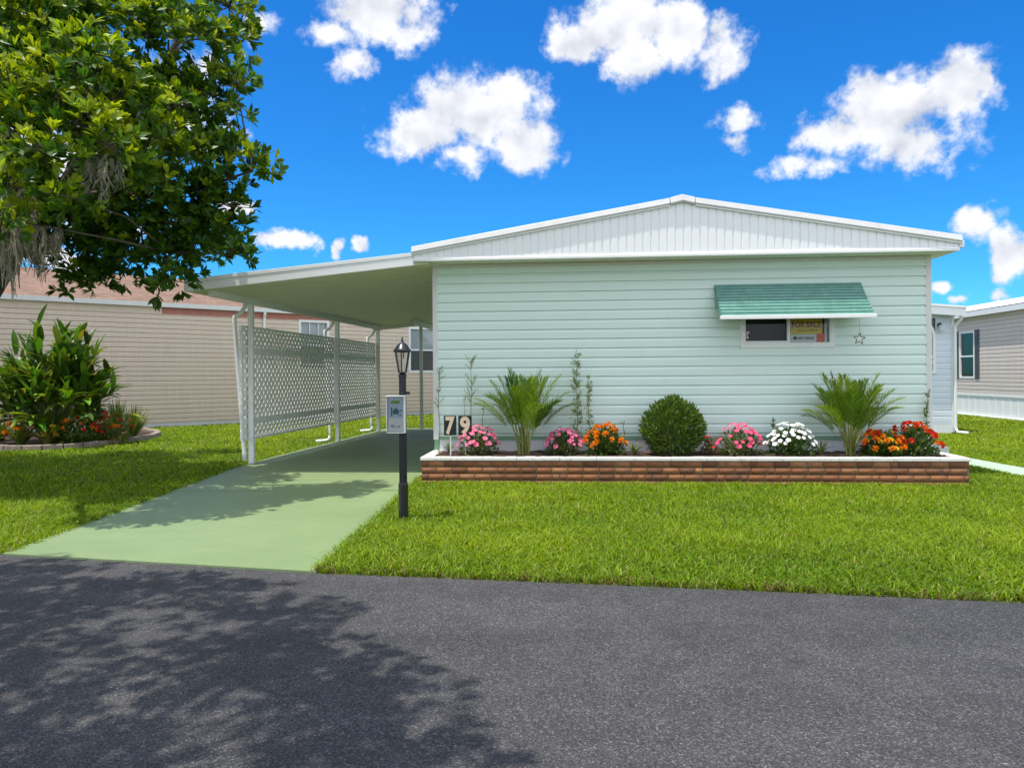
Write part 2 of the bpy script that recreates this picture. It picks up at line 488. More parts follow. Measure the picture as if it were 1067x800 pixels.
scene.view_settings.exposure = 0.42; scene.view_settings.gamma = 1.0
scene.cycles.use_denoising = True
try: scene.cycles.denoiser = 'OPENIMAGEDENOISE'
except Exception: pass
scene.cycles.max_bounces = 8; scene.cycles.transparent_max_bounces = 12
scene.cycles.sample_clamp_indirect = 6

# ------------------------------------------------------------------ ground, road, driveway, walkway
g = MB().add([(-600, -600, 0), (600, -600, 0), (600, 600, 0), (-600, 600, 0)], [(0, 1, 2, 3)])
tag(g.build('ground', M['ground'], recalc=False), kind='structure')
road_far = [(-80, 6.31 + .215 * 75.6), (-14, 6.31 + .21 * 9.6), gp(0, 578), gp(329, 598.5), gp(534, 606.5), gp(800, 617.5), gp(1067, 629.5), (12, 3.0), (80, -10.5)]
def road_y(x):
    return float(np.interp(x, [p[0] for p in road_far], [p[1] for p in road_far]))
near = [(p[0] - 1.3, p[1] - 7.2) for p in road_far]
vs = [(p[0], p[1], .008) for p in road_far] + [(p[0], p[1], .008) for p in near]
n = len(road_far)
rb = MB().add(vs, [(i, n + i, n + i + 1, i + 1) for i in range(n - 1)])
tag(rb.build('road', M['asphalt'], recalc=False), kind='structure')

dl0, dl1 = Vector(gp(3, 579)), Vector(gp(247, 487.5))
dr0, dr1 = Vector(gp(329, 598)), Vector(gp(441, 495))
back_l, back_r = H(-3.15, 9.6).xy, H(-.03, 9.6).xy
hl = H(-.03, -.9).xy
drive_poly = [dl0, dr0, dr1, hl, back_r, back_l, H(-3.45, 2.2).xy, dl1]
def lerp(a, b, t): return a + (b - a) * t
def y_split(a, b, y):
    return lerp(a, b, (y - a.y) / (b.y - a.y))
# two slabs split by a saw-cut joint
j = 9.62
jl, jr = y_split(dl0, dl1, j), y_split(dr0, dr1, j - .03)
e = Vector((0, .02))
def slab(poly, name):
    return MB().prism([tuple(p) for p in poly], -.02, .022, 'z').build(name, M['driveway'])
tag(slab([dl0, dr0, jr - e, jl - e], 'driveway'), kind='structure')
tag(slab([jl + e, jr + e, dr1, hl, back_r, back_l, H(-3.45, 2.2).xy, dl1], 'driveway'), kind='structure')
wk = [gp(1012, 489.0), gp(1067, 499.5)]
w_in0, w_in1 = Vector((7.22, 5.0)), Vector((7.15, 18.4))
w_out0, w_out1 = Vector((7.86, 4.9)), Vector((7.76, 18.4))
walk_poly = [w_in0, w_out0, w_out1, w_in1]
tag(MB().prism([tuple(p) for p in walk_poly], -.02, .035, 'z').build('walkway', M['pathgreen'], bevel=.01), kind='structure')

# ------------------------------------------------------------------ lap siding
def siding(mb, x0, x1, z0, z1, step, y=0.0, phase=0.0, lip=.028):
    """dutch lap courses on the plane y, facing -y"""
    prof = [(y - lip, z0)]
    k = math.floor((z0 - phase) / step) + 1
    while phase + k * step < z1 - .01:
        z = phase + k * step
        prof += [(y - lip, z - step * .34), (y - lip * .30, z - step * .09), (y - lip * .10, z - .004), (y - lip, z)]
        k += 1
    prof += [(y - lip, z1)]
    n = len(prof)
    vs = [(x0, p[0], p[1]) for p in prof] + [(x1, p[0], p[1]) for p in prof]
    mb.add(vs, [(i, n + i, n + i + 1, i + 1) for i in range(n - 1)])
    return mb

# ------------------------------------------------------------------ the mint house
W, DEP = 7.29, 14.5
WALL_Z = 3.19
house = thing('mobile_home', 'mint green mobile home with white ribbed gable and green window awning', 'house', HO, HYAW)
win_u0, win_u1, win_z0, win_z1 = u_at(771, 0, 360), u_at(869, 0, 360), 1.875, 2.62
mb = MB()
PH = .914
# front wall: siding round the window opening
siding(mb, .075, win_u0, .61, 3.13, .1419, 0, PH)
siding(mb, win_u1, W - .075, .61, 3.13, .1419, 0, PH)
siding(mb, win_u0, win_u1, .61, win_z0, .1419, 0, PH)
siding(mb, win_u0, win_u1, win_z1, 3.13, .1419, 0, PH)
mb.build('front_siding', M['mint'], house, recalc=False)
mb = MB()
mb.box(0, .03, .09, DEP, .4, WALL_Z); mb.box(W - .03, W, .09, DEP, .4, WALL_Z); mb.box(0, W, DEP - .03, DEP, .4, WALL_Z)
mb.build('side_walls', M['mint'], house)
for u in (0, W - .08):
    MB().box(u, u + .08, -.03, .09, .53, WALL_Z - .002).build('corner_trim', M['trim'], house, bevel=.004)
MB().box(.081, W - .081, -.028, .02, 3.13, WALL_Z - .002).build('frieze_board', M['trim'], house, bevel=.003)
mb = MB().box(.081, W - .081, -.024, .02, .53, .612)
mb.box(.01, .08, -.01, .09, 0, .53)
mb.build('base_trim', M['mint_dark'], house)
mb = MB()
x = .085
while x < W - .1:                      # skirting panels with shallow ribs
    x2 = min(x + .40, W - .085)
    mb.box(x, x2 - .012, -.004, .03, 0, .528)
    mb.box(x2 - .012, x2, -.012, .03, 0, .528)
    x = x2
mb.box(.02, .05, .1, DEP, 0, .40); mb.box(W - .05, W - .02, .1, DEP, 0, .40)
mb.build('skirting', M['skirt'], house)
# gable
OV, GL, GR, GV = .21, -.21, W + .21, -.38
PK = W / 2 + .06
zl, zp = 3.31, 3.955
def rake_z(u):
    return zl + (zp - zl) * (1 - abs(u - PK) / ((PK - GL) if u < PK else (GR - PK)))
mb = MB()
pitch = .116
cuts = []
u = GL
while u < GR - .001:
    u2 = min(u + pitch, GR)
    cuts += [(u, 0), (u2 - .026, 0), (u2 - .020, .012), (u2 - .006, .012)] if u2 - u > .05 else [(u, 0)]
    u = u2
cuts.append((GR, 0))
cuts.append((PK, 0)); cuts.sort(key=lambda t: t[0])
n = len(cuts)
vs = [(u, GV + d, WALL_Z + .045) for u, d in cuts] + [(u, GV + d, rake_z(u) + .01) for u, d in cuts]
mb.add(vs, [(i, i + 1, n + i + 1, n + i) for i in range(n - 1)])
mb.build('gable_panel', M['white_clean'], house, recalc=False)
mb = MB()
mb.prism([(GV - .022, WALL_Z - .002), (GV - .022, WALL_Z + .03), (GV - .012, WALL_Z + .05), (GV + .02, WALL_Z + .05), (GV + .02, WALL_Z - .002)], GL, GR, 'x')
mb.build('gable_drip_trim', M['white'], house, bevel=.003)
# soffit with tiny vent ribs
mb = MB()
u = GL
while u < GR - .01:
    u2 = min(u + .15, GR)
    mb.box(u, u2 - .008, GV + .021, -.031, WALL_Z, WALL_Z + .012)
    mb.box(u2 - .008, u2, GV + .021, -.031, WALL_Z + .006, WALL_Z + .012)
    u = u2
for a, b_ in ((GL, -.002), (W + .002, GR)):
    mb.box(a, b_, -.029, DEP, WALL_Z, WALL_Z + .012)
mb.build('soffit', M['soffit'], house)
# rake trims (box section that follows the slope) and roof
FH = .105
for (ua, ub) in ((GL - .03, PK - .182), (PK + .182, GR + .03)):
    mb = MB()
    za, zb = rake_z(ua), rake_z(ub)
    sec = [(GV - .035, 0), (GV - .045, .02), (GV - .022, FH * .96), (GV + .02, FH), (GV + .06, FH), (GV + .06, 0)]
    k = len(sec)
    vs = [(ua, y, za + z) for y, z in sec] + [(ub, y, zb + z) for y, z in sec]
    mb.add(vs, [tuple(range(k)), tuple(range(2 * k - 1, k - 1, -1))] + [(i, k + i, k + (i + 1) % k, (i + 1) % k) for i in range(k)])
    mb.build('rake_trim', M['rake'], house, bevel=.004)
    mb = MB()
    vs = []
    for uu, zz in ((ua, za), (ub, zb)):
        vs += [(uu, GV - .03, zz - .018), (uu, GV - .03, zz - .001), (uu, GV + .01, zz - .001), (uu, GV + .01, zz - .018)]
    mb.add(vs, [(0, 1, 2, 3), (7, 6, 5, 4), (0, 4, 5, 1), (1, 5, 6, 2), (2, 6, 7, 3), (3, 7, 4, 0)])
    mb.build('rake_drip', M['white'], house)
mb = MB()
sec = [(GV - .04, -.004), (GV - .05, .02), (GV - .027, FH), (GV + .02, FH + .006), (GV + .07, FH + .006), (GV + .07, -.004)]
k = len(sec)
ring = []
for uu in (PK - .172, PK, PK + .172):
    ring += [(uu, y, rake_z(uu) + z + (.012 if uu == PK else 0)) for y, z in sec]
mb.add(ring, [tuple(range(k)), tuple(range(3 * k - 1, 2 * k - 1, -1))] + [(s * k + i, (s + 1) * k + i, (s + 1) * k + (i + 1) % k, s * k + (i + 1) % k) for s in (0, 1) for i in range(k)])
mb.build('ridge_end_cap', M['rake'], house, bevel=.004)
mb = MB()
for ua, ub in ((GL - .03, PK), (PK, GR + .03)):
    za, zb = rake_z(ua) + FH - .02, rake_z(ub) + FH - .02
    v0, v1 = GV + .0605, DEP + .3
    mb.add([(ua, v0, za), (ub, v0, zb), (ub, v1, zb), (ua, v1, za), (ua, v0, za - .05), (ub, v0, zb - .05), (ub, v1, zb - .05), (ua, v1, za - .05)],
           [(0, 1, 2, 3), (7, 6, 5, 4), (0, 4, 5, 1), (1, 5, 6, 2), (2, 6, 7, 3), (3, 7, 4, 0)])
mb.build('roof', M['white'], house)
mb = MB().box(GR + .002, GR + .07, GV - .01, DEP, 3.235, 3.33)
mb.build('eave_gutter', M['white'], house, bevel=.01)

# window
fw = .075
mb = MB()
mb.box(win_u0, win_u1, -.045, .03, win_z0, win_z0 + fw); mb.box(win_u0, win_u1, -.045, .03, win_z1 - fw, win_z1)
mb.box(win_u0, win_u0 + fw, -.045, .03, win_z0 + fw, win_z1 - fw); mb.box(win_u1 - fw, win_u1, -.045, .03, win_z0 + fw, win_z1 - fw)
window = mb.build('window', M['white'], house, bevel=.005)
um = u_at(821.5, 0, 345)
mb = MB().box(um - .025, um + .02, -.03, .02, win_z0 + fw, win_z1 - fw)
mb.box(win_u0 + fw, um - .025, -.022, .015, win_z0 + fw, win_z0 + fw + .028)
mb.build('sash_bar', M['white'], window, bevel=.003)
MB().box(win_u0 + fw, um - .025, .006, .010, win_z0 + fw + .028, win_z1 - fw).build('pane', M['glass'], window)
MB().box(um + .02, win_u1 - fw, .006, .010, win_z0 + fw, win_z1 - fw).build('pane', M['glass'], window)
MB().box(win_u0 + .01, win_u1 - .01, .35, .37, win_z0 - .1, win_z1 + .1).build('room_behind', M['dark'], window)
mb = MB().box(win_u0 + fw, um - .02, .03, .034, 2.20, win_z1)
mb.build('roller_blind', M['dark'], window)
MB().box(win_u1 - fw - .05, win_u1 - fw - .012, .02, .05, win_z0 + fw, win_z1 - fw).build('inner_jamb', M['grey'], window)

# awning
aw_u0, aw_u1 = u_at(744, 0, 300), u_at(896, 0, 300)
A_top, A_bot, A_out = 2.80, 2.285, .50
def awn(t):                       # t 0..1 from wall to lip: gently bowed slope
    a = t * R(60)
    y = -A_out * (math.sin(a) / math.sin(R(60))) ** 1.0 * (.55 + .45 * t)
    z = A_top - (A_top - A_bot) * (t ** 1.12)
    return y, z
pts = []
NS = 11
for i in range(NS):
    t0, t1 = i / NS, (i + 1) / NS
    for q in range(6):
        t = t0 + (t1 - t0) * q / 6
        y, z = awn(t)
        bul = .030 * math.sin(math.pi * (q / 6)) ** .7
        pts.append((y - bul * .6, z + bul * .8))
    y, z = awn(t1)
    pts.append((y + .010, z - .010))
mb = MB()
n = len(pts)
vs = [(aw_u0, p[0] - .02, p[1]) for p in pts] + [(aw_u1, p[0] - .02, p[1]) for p in pts]
vs += [(aw_u0, p[0] - .012, p[1] - .01) for p in pts] + [(aw_u1, p[0] - .012, p[1] - .01) for p in pts]
mb.add(vs, [(i, i + 1, n + i + 1, n + i) for i in range(n - 1)] + [(2 * n + i, 3 * n + i, 3 * n + i + 1, 2 * n + i + 1) for i in range(n - 1)])
awning = mb.build('window_awning', M['awning'], house, recalc=False)
yl, zl_ = awn(1)
MB().box(aw_u0 - .02, aw_u1 + .02, yl - .055, yl - .01, zl_ - .022, zl_ + .032).build('awning_lip', M['white'], awning, bevel=.006)
for uu in (aw_u0 + .004, aw_u1 - .004):
    poly = [(p[0] - .012, p[1] - .012) for p in pts[::3]] + [(yl + .06, zl_ + .02), (-.03, A_top - .30)]
    MB().prism(poly, uu - .003, uu + .003, 'x').build('side_wing', M['awning'], awning)
mb = MB()
mb.box(aw_u0, aw_u1, -.045, -.018, A_top - .02, A_top + .012)
mb.build('awning_bracket', M['awning'], awning)

# ------------------------------------------------------------------ text
def text_mesh(body, size, bold=0.0, align='CENTER', depth=.0015):
    cu = bpy.data.curves.new('lettering', 'FONT'); cu.body = body; cu.size = size; cu.align_x = align; cu.align_y = 'CENTER'
    cu.offset = bold; cu.extrude = depth
    ob = bpy.data.objects.new('lettering_tmp', cu); COL.objects.link(ob)
    bpy.context.view_layer.update()
    me = bpy.data.meshes.new_from_object(ob.evaluated_get(bpy.context.evaluated_depsgraph_get()))
    bpy.data.objects.remove(ob); bpy.data.curves.remove(cu)
    return me
def lettering(name, body, size, loc, mat, parent, bold=0.0, width=None, height=None, shear=0.0):
    me = text_mesh(body, size, bold)
    xs = np.array([v.co[:] for v in me.vertices])
    sx = width / (xs[:, 0].max() - xs[:, 0].min()) if width else 1
    sz = height / (xs[:, 1].max() - xs[:, 1].min()) if height else 1
    cx = (xs[:, 0].max() + xs[:, 0].min()) / 2; cy = (xs[:, 1].max() + xs[:, 1].min()) / 2
    for v in me.vertices:
        a, b_, c = (v.co.x - cx) * sx, (v.co.y - cy) * sz, v.co.z
        v.co = (a + shear * b_, -c, b_)
    me.materials.clear(); me.materials.append(mat)
    o = link(name, me, parent); o.location = loc
    return o

# for sale sign behind the right pane
s_u0, s_u1 = u_at(824, .04, 345), u_at(857, .04, 345)
s_z1, s_zm, s_z0 = 2.34, 2.075, 1.955
ctr = (s_u0 + s_u1) / 2
sg = thing('for_sale_sign', 'yellow for sale sign with white strip and red sticker inside window', 'sign', H(ctr, .045, s_z0), HYAW)
hw = (s_u1 - s_u0) / 2
MB().box(-hw, hw, -.003, .003, s_zm - s_z0, s_z1 - s_z0).build('yellow_panel', M['sign_yellow'], sg)
MB().box(-hw, hw + .03, -.0028, .0032, 0, s_zm - s_z0 - .001).build('white_panel', M['sign_white'], sg)
MB().box(hw - .085, hw + .055, -.0075, -.0035, -.015, .13).build('red_sticker', M['sign_red'], sg, bevel=.002)
lettering('lettering', 'FOR SALE', .1, (-.005, -.005, s_zm - s_z0 + .14), M['ink_red'], sg, .003, 2 * hw * .90, .085)
lettering('lettering', 'June 2015', .06, (.02, -.005, s_zm - s_z0 + .05), M['ink'], sg, 0, 2 * hw * .62, .035, .3)
lettering('lettering', 'NEW RESALE', .06, (-.01, -.005, .06), M['ink'], sg, .001, 2 * hw * .52, .045)
mb = MB(); mb.lathe([(.028, 0), (.028, .003)], n=14)
ob = mb.build('emblem', M['ink'], sg); ob.rotation_euler = (R(90), 0, 0); ob.location = (-hw + .06, -.0035, .062)

# stars
def star(name, label, pos, mat, size, tilt):
    t = thing(name, label, 'ornament', pos, HYAW, 'wire stars hanging by the window')
    mb = MB()
    P = []
    for i in range(10):
        r = size if i % 2 == 0 else size * .42
        a = R(90 + 36 * i)
        P.append((r * math.cos(a), 0, r * math.sin(a)))
    for i in range(10):
        mb.tube([P[i], P[(i + 1) % 10]], .006, 5)
    s = mb.build('star_outline', mat, t); s.rotation_euler = (0, tilt, 0)
    MB().tube([(0, 0, size), (.004, 0, size + .05), (0, 0, size + .17)], .0022, 4).build('string', mat, t)
    return t
pu = u_at(895.5, -.42, 352)
star('hanging_star', 'rusty wire star hanging below the right end of the awning', H(pu, -.42, z_at(895.5, 353, pu, -.42)), M['rust'], .085, .1)
pu = u_at(775.5, -.42, 350)
star('hanging_star', 'pale pinkish star hanging over the left window frame', H(pu, -.42, z_at(775.5, 348.5, pu, -.42)), M['pinkwire'], .08, -.15)

# ------------------------------------------------------------------ carport
CA = R(2.0)
car = thing('carport', 'white flat roofed carport beside the mint house with lattice side panels', 'carport', HO, HYAW)
def cu_(v): return -3.37 + .043 * (v - 1.1)         # line of the outer posts
V0, V1, V2 = -.36, 8.75, 12.2
def roof_z(u): return 2.81 + (u + 3.72) * (.33 / 3.5)   # underside
mb = MB()
outer = lambda v: -3.72 + .043 * (v - V0)
# ceiling panels running across, with small standing seams
vv = V0 + .04
while vv < V1 - .01:
    v2 = min(vv + .305, V1)
    a0, a1 = outer(vv), outer(v2)
    for lo, hi, va, vb in ((0, .05, vv, v2 - .03), (-.007, .05, v2 - .03, v2)):
        ua, ub = outer(va), outer(vb)
        mb.add([(ua, va, roof_z(ua) + lo), (-.005, va, roof_z(0) + lo), (-.005, vb, roof_z(0) + lo), (ub, vb, roof_z(ub) + lo),
                (ua, va, roof_z(ua) + hi), (-.005, va, roof_z(0) + hi), (-.005, vb, roof_z(0) + hi), (ub, vb, roof_z(ub) + hi)],
               [(0, 3, 2, 1), (4, 5, 6, 7), (0, 1, 5, 4), (1, 2, 6, 5), (2, 3, 7, 6), (3, 0, 4, 7)])
    vv = v2
ceil_ = mb.build('ceiling_panels', M['carport_under'], car)
mb = MB()
mb.add([(-1.95, V1, roof_z(-1.95)), (-.005, V1, roof_z(0)), (-.005, V2, roof_z(0)), (-1.95, V2, roof_z(-1.95)),
        (-1.95, V1, roof_z(-1.95) + .05), (-.005, V1, roof_z(0) + .05), (-.005, V2, roof_z(0) + .05), (-1.95, V2, roof_z(-1.95) + .05)],
       [(0, 3, 2, 1), (4, 5, 6, 7), (0, 1, 5, 4), (1, 2, 6, 5), (2, 3, 7, 6), (3, 0, 4, 7)])
mb.build('rear_ceiling', M['carport_under'], car)
# fascia: front (two stepped bands), outer gutter, rear
def slopebar(mb, ua, ub, v0, v1, lo, hi):
    vs = []
    for u in (ua, ub):
        vs += [(u, v0, roof_z(u) + lo), (u, v0, roof_z(u) + hi), (u, v1, roof_z(u) + hi), (u, v1, roof_z(u) + lo)]
    mb.add(vs, [(0, 1, 2, 3), (7, 6, 5, 4), (0, 4, 5, 1), (1, 5, 6, 2), (2, 6, 7, 3), (3, 7, 4, 0)])
mb = MB()
slopebar(mb, -3.74, -.215, V0 - .01, V0 + .038, -.005, .125)
slopebar(mb, -3.74, -.215, V0 - .016, V0 + .038, .128, .185)
mb.build('front_fascia', M['white_clean'], car, bevel=.004)
mb = MB()
vs = []
for v in (V0 - .012, V1):
    u = outer(v); z = roof_z(u)
    vs += [(u - .03, v, z - .002), (u - .03, v, z + .18), (u + .02, v, z + .18), (u + .02, v, z - .002)]
mb.add(vs, [(0, 1, 2, 3), (7, 6, 5, 4), (0, 4, 5, 1), (1, 5, 6, 2), (2, 6, 7, 3), (3, 7, 4, 0)])
mb.build('side_gutter', M['post'], car)
mb = MB(); slopebar(mb, outer(V1), -1.96, V1 + .002, V1 + .05, -.10, .12); mb.build('rear_fascia', M['post'], car)
# outer beam, inner rear beam
mb = MB()
def beam(ua, va, ub, vb, z0, z1, w_):
    d = Vector((ub - ua, vb - va)).normalized(); p = Vector((-d.y, d.x)) * w_ / 2
    A, B = Vector((ua, va)), Vector((ub, vb))
    vs = [(*(A - p), z0), (*(A + p), z0), (*(B + p), z0), (*(B - p), z0), (*(A - p), z1), (*(A + p), z1), (*(B + p), z1), (*(B - p), z1)]
    mb.add(vs, [(3, 2, 1, 0), (4, 5, 6, 7), (0, 1, 5, 4), (1, 2, 6, 5), (2, 3, 7, 6), (3, 0, 4, 7)])
beam(cu_(-.2), -.2, cu_(8.6), 8.6, 2.745, 2.86, .07)
mb.build('outer_beam', M['post'], car, bevel=.006)
mb = MB(); beam(-1.98, 7.6, -1.92, V2, 2.84, 2.975, .08); mb.build('inner_beam', M['post'], car, bevel=.006)
posts_v = (1.12, 5.25, 8.3)
for v in posts_v:
    MB().box(cu_(v) - .045, cu_(v) + .045, v - .04, v + .04, .022, 2.744).build('post', M['post'], car, bevel=.006)
MB().box(-1.99, -1.91, 8.55, 8.63, .022, 2.839).build('post', M['post'], car, bevel=.006)
# downspouts
def downspout(v, top, off, bot, base):
    u = cu_(v)
    path = [(u - .09, v - .02, top), (u - .09, v - .02, top - .09), (u - off * .6, v - .03, top - .20), (u - off, v - .04, top - .27), (u - off, v - .04, top - .40),
            (u - base, v - .05, bot + .12), (u - base + .005, v - .06, bot)]
    mb = MB().tube(path, .036, 8)
    mb.build('downspout', M['post'], car, smooth=True)
downspout(1.12, 2.80, .27, .08, .11)
downspout(5.25, 2.80, .27, .12, .16)
downspout(8.3, 2.80, .27, .14, .18)
for v in posts_v[1:]:
    u = cu_(v) - .17
    MB().tube([(u, v - .06, .16), (u, v - .06, .10), (u - .06, v - .10, .06), (u - .28, v - .18, .05)], .036, 8).build('downspout_shoe', M['post'], car, smooth=True)
# lattice panels
def lattice(va, vb, z0, z1):
    ax = Vector((cu_(va) - .085, va)); bx = Vector((cu_(vb) - .085, vb))
    L = (bx - ax).length; d = (bx - ax) / L; nrm = Vector((-d.y, d.x))
    Hh = z1 - z0
    def P(s, z, o): q = ax + d * s + nrm * o; return (q.x, q.y, z0 + z)
    mb = MB()
    pitch, wd, th = .156, .054, .006          # pitch measured along the horizontal
    for sg_, off in ((1, -.004), (-1, .004)):
        c = -Hh
        while c < L + Hh:
            # line s = c + z (sg=1) or s = c + Hh - z
            zs = []
            if sg_ == 1: lo, hi = max(0, -c), min(Hh, L - c)
            else: lo, hi = max(0, c + Hh - L), min(Hh, c + Hh)
            if hi - lo > .03:
                f = (lambda z: c + z) if sg_ == 1 else (lambda z: c + Hh - z)
                p, q = Vector(P(f(lo), lo, off)), Vector(P(f(hi), hi, off))
                mb.bar(p, q, th, wd, (nrm.x, nrm.y, 0)) if False else None
                t = (q - p).normalized(); nn = Vector((nrm.x, nrm.y, 0)); s_ = t.cross(nn)
                vs = []
                for e_ in (p, q):
                    for a_, b_ in ((-1, -1), (1, -1), (1, 1), (-1, 1)):
                        vs.append(e_ + s_ * (a_ * wd / 2) + nn * (b_ * th / 2))
                mb.add(vs, [(3, 2, 1, 0), (4, 5, 6, 7), (0, 1, 5, 4), (1, 2, 6, 5), (2, 3, 7, 6), (3, 0, 4, 7)])
            c += pitch
    lat = mb.build('lattice_panel', M['lattice'], car)
    mb = MB()
    def rail(s0, s1, za, zb, o0, o1):
        vs = [P(s, z, o) for s in (s0, s1) for z in (za, zb) for o in (o0, o1)]
        mb.add(vs, [(0, 1, 3, 2), (4, 6, 7, 5), (0, 4, 5, 1), (2, 3, 7, 6), (0, 2, 6, 4), (1, 5, 7, 3)])
    rail(0, L, -.012, .03, -.02, .02); rail(0, L, Hh - .03, Hh + .012, -.02, .02)
    rail(0, .035, .03, Hh - .03, -.02, .02); rail(L - .035, L, .03, Hh - .03, -.02, .02)
    mb.build('panel_frame', M['lattice'], lat)
    mb = MB()
    rail(.036, L - .036, 1.48, 1.58, -.028, -.012); rail(.036, L - .036, .26, .36, -.028, -.012)
    mb.build('cross_rail', M['lattice'], lat)
lattice(.92, 5.22, .44, 2.37)
lattice(5.30, 8.28, .44, 2.37)

# ------------------------------------------------------------------ brick planter
PV0, PV1 = -.98, -.03
PU0, PU1 = u_at(438.5, PV0, 480) + .012, u_at(1011.5, PV0, 480) - .012
plz = thing('brick_planter', 'long low brick planter with white stone cap along the house front', 'planter', HO, HYAW)
V, Q, T = [], [], []
def brick_box(x0, x1, y0, y1, z0, z1, c):
    o = len(V)
    for xx in (x0, x1):
        for yy in (y0, y1):
            for zz in (z0, z1):
                V.append((xx, yy, zz)); T.append(c)
    for q in [(0, 1, 3, 2), (4, 6, 7, 5), (0, 4, 5, 1), (2, 3, 7, 6), (0, 2, 6, 4), (1, 5, 7, 3)]:
        Q.append(tuple(o + i for i in q))
ch = .091
def bcol():
    b_ = random.choice([(.22, .085, .034), (.25, .10, .040), (.18, .070, .030), (.28, .125, .055), (.21, .092, .042), (.15, .062, .030)])
    k = random.uniform(.85, 1.15)
    return tuple(x * k for x in b_)
for r_ in range(4):
    z0 = r_ * ch + .002 - .04
    u = PU0 - (.11 if r_ % 2 else 0)
    while u < PU1:
        ln = random.choice((.215, .215, .215, .10))
        a, b_ = max(u, PU0), min(u + ln, PU1)
        if b_ - a > .03:
            jx = random.uniform(-.0006, .0006)
            brick_box(a, b_ - .011, PV0 + jx, PV0 + .1, z0, z0 + ch - .011, bcol())
        u += ln
    for uu in (PU0, PU1):
        v = PV0 + .105
        while v < PV1 - .02:
            v2 = min(v + .215, PV1)
            s = .1 if uu == PU0 else -.1
            brick_box(min(uu, uu + s), max(uu, uu + s), v, v2 - .011, z0, z0 + ch - .011, bcol())
            v = v2
quad_mesh('brick_wall', V, Q, np.array(T, np.float32), M['brick'], plz)
mb = MB().box(PU0 + .005, PU1 - .005, PV0 + .0045, PV0 + .09, -.02, 4 * ch - .043)
mb.box(PU0 + .008, PU0 + .09, PV0 + .09, PV1, -.02, 4 * ch - .043).box(PU1 - .09, PU1 - .008, PV0 + .09, PV1, -.02, 4 * ch - .043)
mb.build('mortar', M['mortar'], plz)
CZ = 4 * ch - .04
mb = MB()
u = PU0 - .02
while u < PU1 + .02 - .05:
    ln = random.uniform(.42, .62)
    u2 = u + ln if u + ln < PU1 - .2 else PU1 + .02
    mb.box(u, u2 - .005, PV0 - .010, PV0 + .14, CZ, CZ + .045 + random.uniform(-.002, .002))
    u = u2
mb.box(PU0 - .02, PU0 + .14, PV0 + .145, PV1 + .02, CZ, CZ + .045)
mb.box(PU1 - .14, PU1 + .02, PV0 + .145, PV1 + .02, CZ, CZ + .046)
mb.build('stone_cap', M['cap'], plz, bevel=.007)
mb = MB()
nu, nv = 90, 10
SZ = CZ + .034
vs = []
for i in range(nu + 1):
    for k in range(nv + 1):
        vs.append((PU0 + .1 + (PU1 - PU0 - .2) * i / nu, PV0 + .09 + (PV1 - PV0 - .092) * k / nv, SZ + random.uniform(-.012, .018)))
mb.add(vs, [(i * (nv + 1) + k, (i + 1) * (nv + 1) + k, (i + 1) * (nv + 1) + k + 1, i * (nv + 1) + k + 1) for i in range(nu) for k in range(nv)])
mb.build('mulch', M['mulch'], plz, recalc=False)

# concrete block at the right end of the planter
bu0, bu1 = W + .015, u_at(988.5, .10, 468)
tag(MB().box(0, bu1 - bu0, 0, .75, 0, .415).build('concrete_block', M['concrete'], bevel=.012), 'pale painted concrete step block beyond the right planter end', 'block').location = H(bu0, .08)
bpy.data.objects['concrete_block'].rotation_euler = (0, 0, HYAW)

# ------------------------------------------------------------------ leaf and plant tools
def unit(a):
    return a / np.maximum(np.linalg.norm(a, axis=-1, keepdims=True), 1e-9)
def leaves(base, dirs, up, length, width, col, fold=.25, droop=.0, wide=.55):
    """one leaf per row: 6-point blade folded on its midrib, in two quads"""
    n = len(base)
    d = unit(dirs); s = unit(np.cross(d, up)); nn = np.cross(s, d)
    L = np.reshape(length, (n, 1)); Wd = np.reshape(width, (n, 1)) / 2
    mid = base + d * L * wide
    tip = base + d * L - np.array([0, 0, 1.0]) * L * droop
    r = mid + s * Wd + nn * Wd * fold; l = mid - s * Wd + nn * Wd * fold
    V = np.stack([base, r, tip, mid, l], 1).reshape(-1, 3)
    o = np.arange(n)[:, None] * 5
    Q = np.concatenate([o + np.array([[0, 1, 2, 3]]), o + np.array([[0, 3, 2, 4]])], 0)
    T = np.repeat(col, 5, 0)
    return V, Q, T
class Soup:
    def __init__(self): self.V, self.Q, self.T, self.n = [], [], [], 0
    def add(self, V, Q, T):
        self.V.append(V); self.Q.append(Q + self.n); self.T.append(T); self.n += len(V)
    def build(self, name, mat, parent=None, smooth=False):
        return quad_mesh(name, np.concatenate(self.V), np.concatenate(self.Q), np.concatenate(self.T), mat, parent, smooth)
def cols(n, a, b, jitter=.15):
    t = rng.random((n, 1)); c = np.array(a) * (1 - t) + np.array(b) * t
    return np.clip(c * (1 + jitter * (rng.random((n, 1)) * 2 - 1)), 0, 1)
def rand_dirs(n):
    return unit(rng.normal(size=(n, 3)))
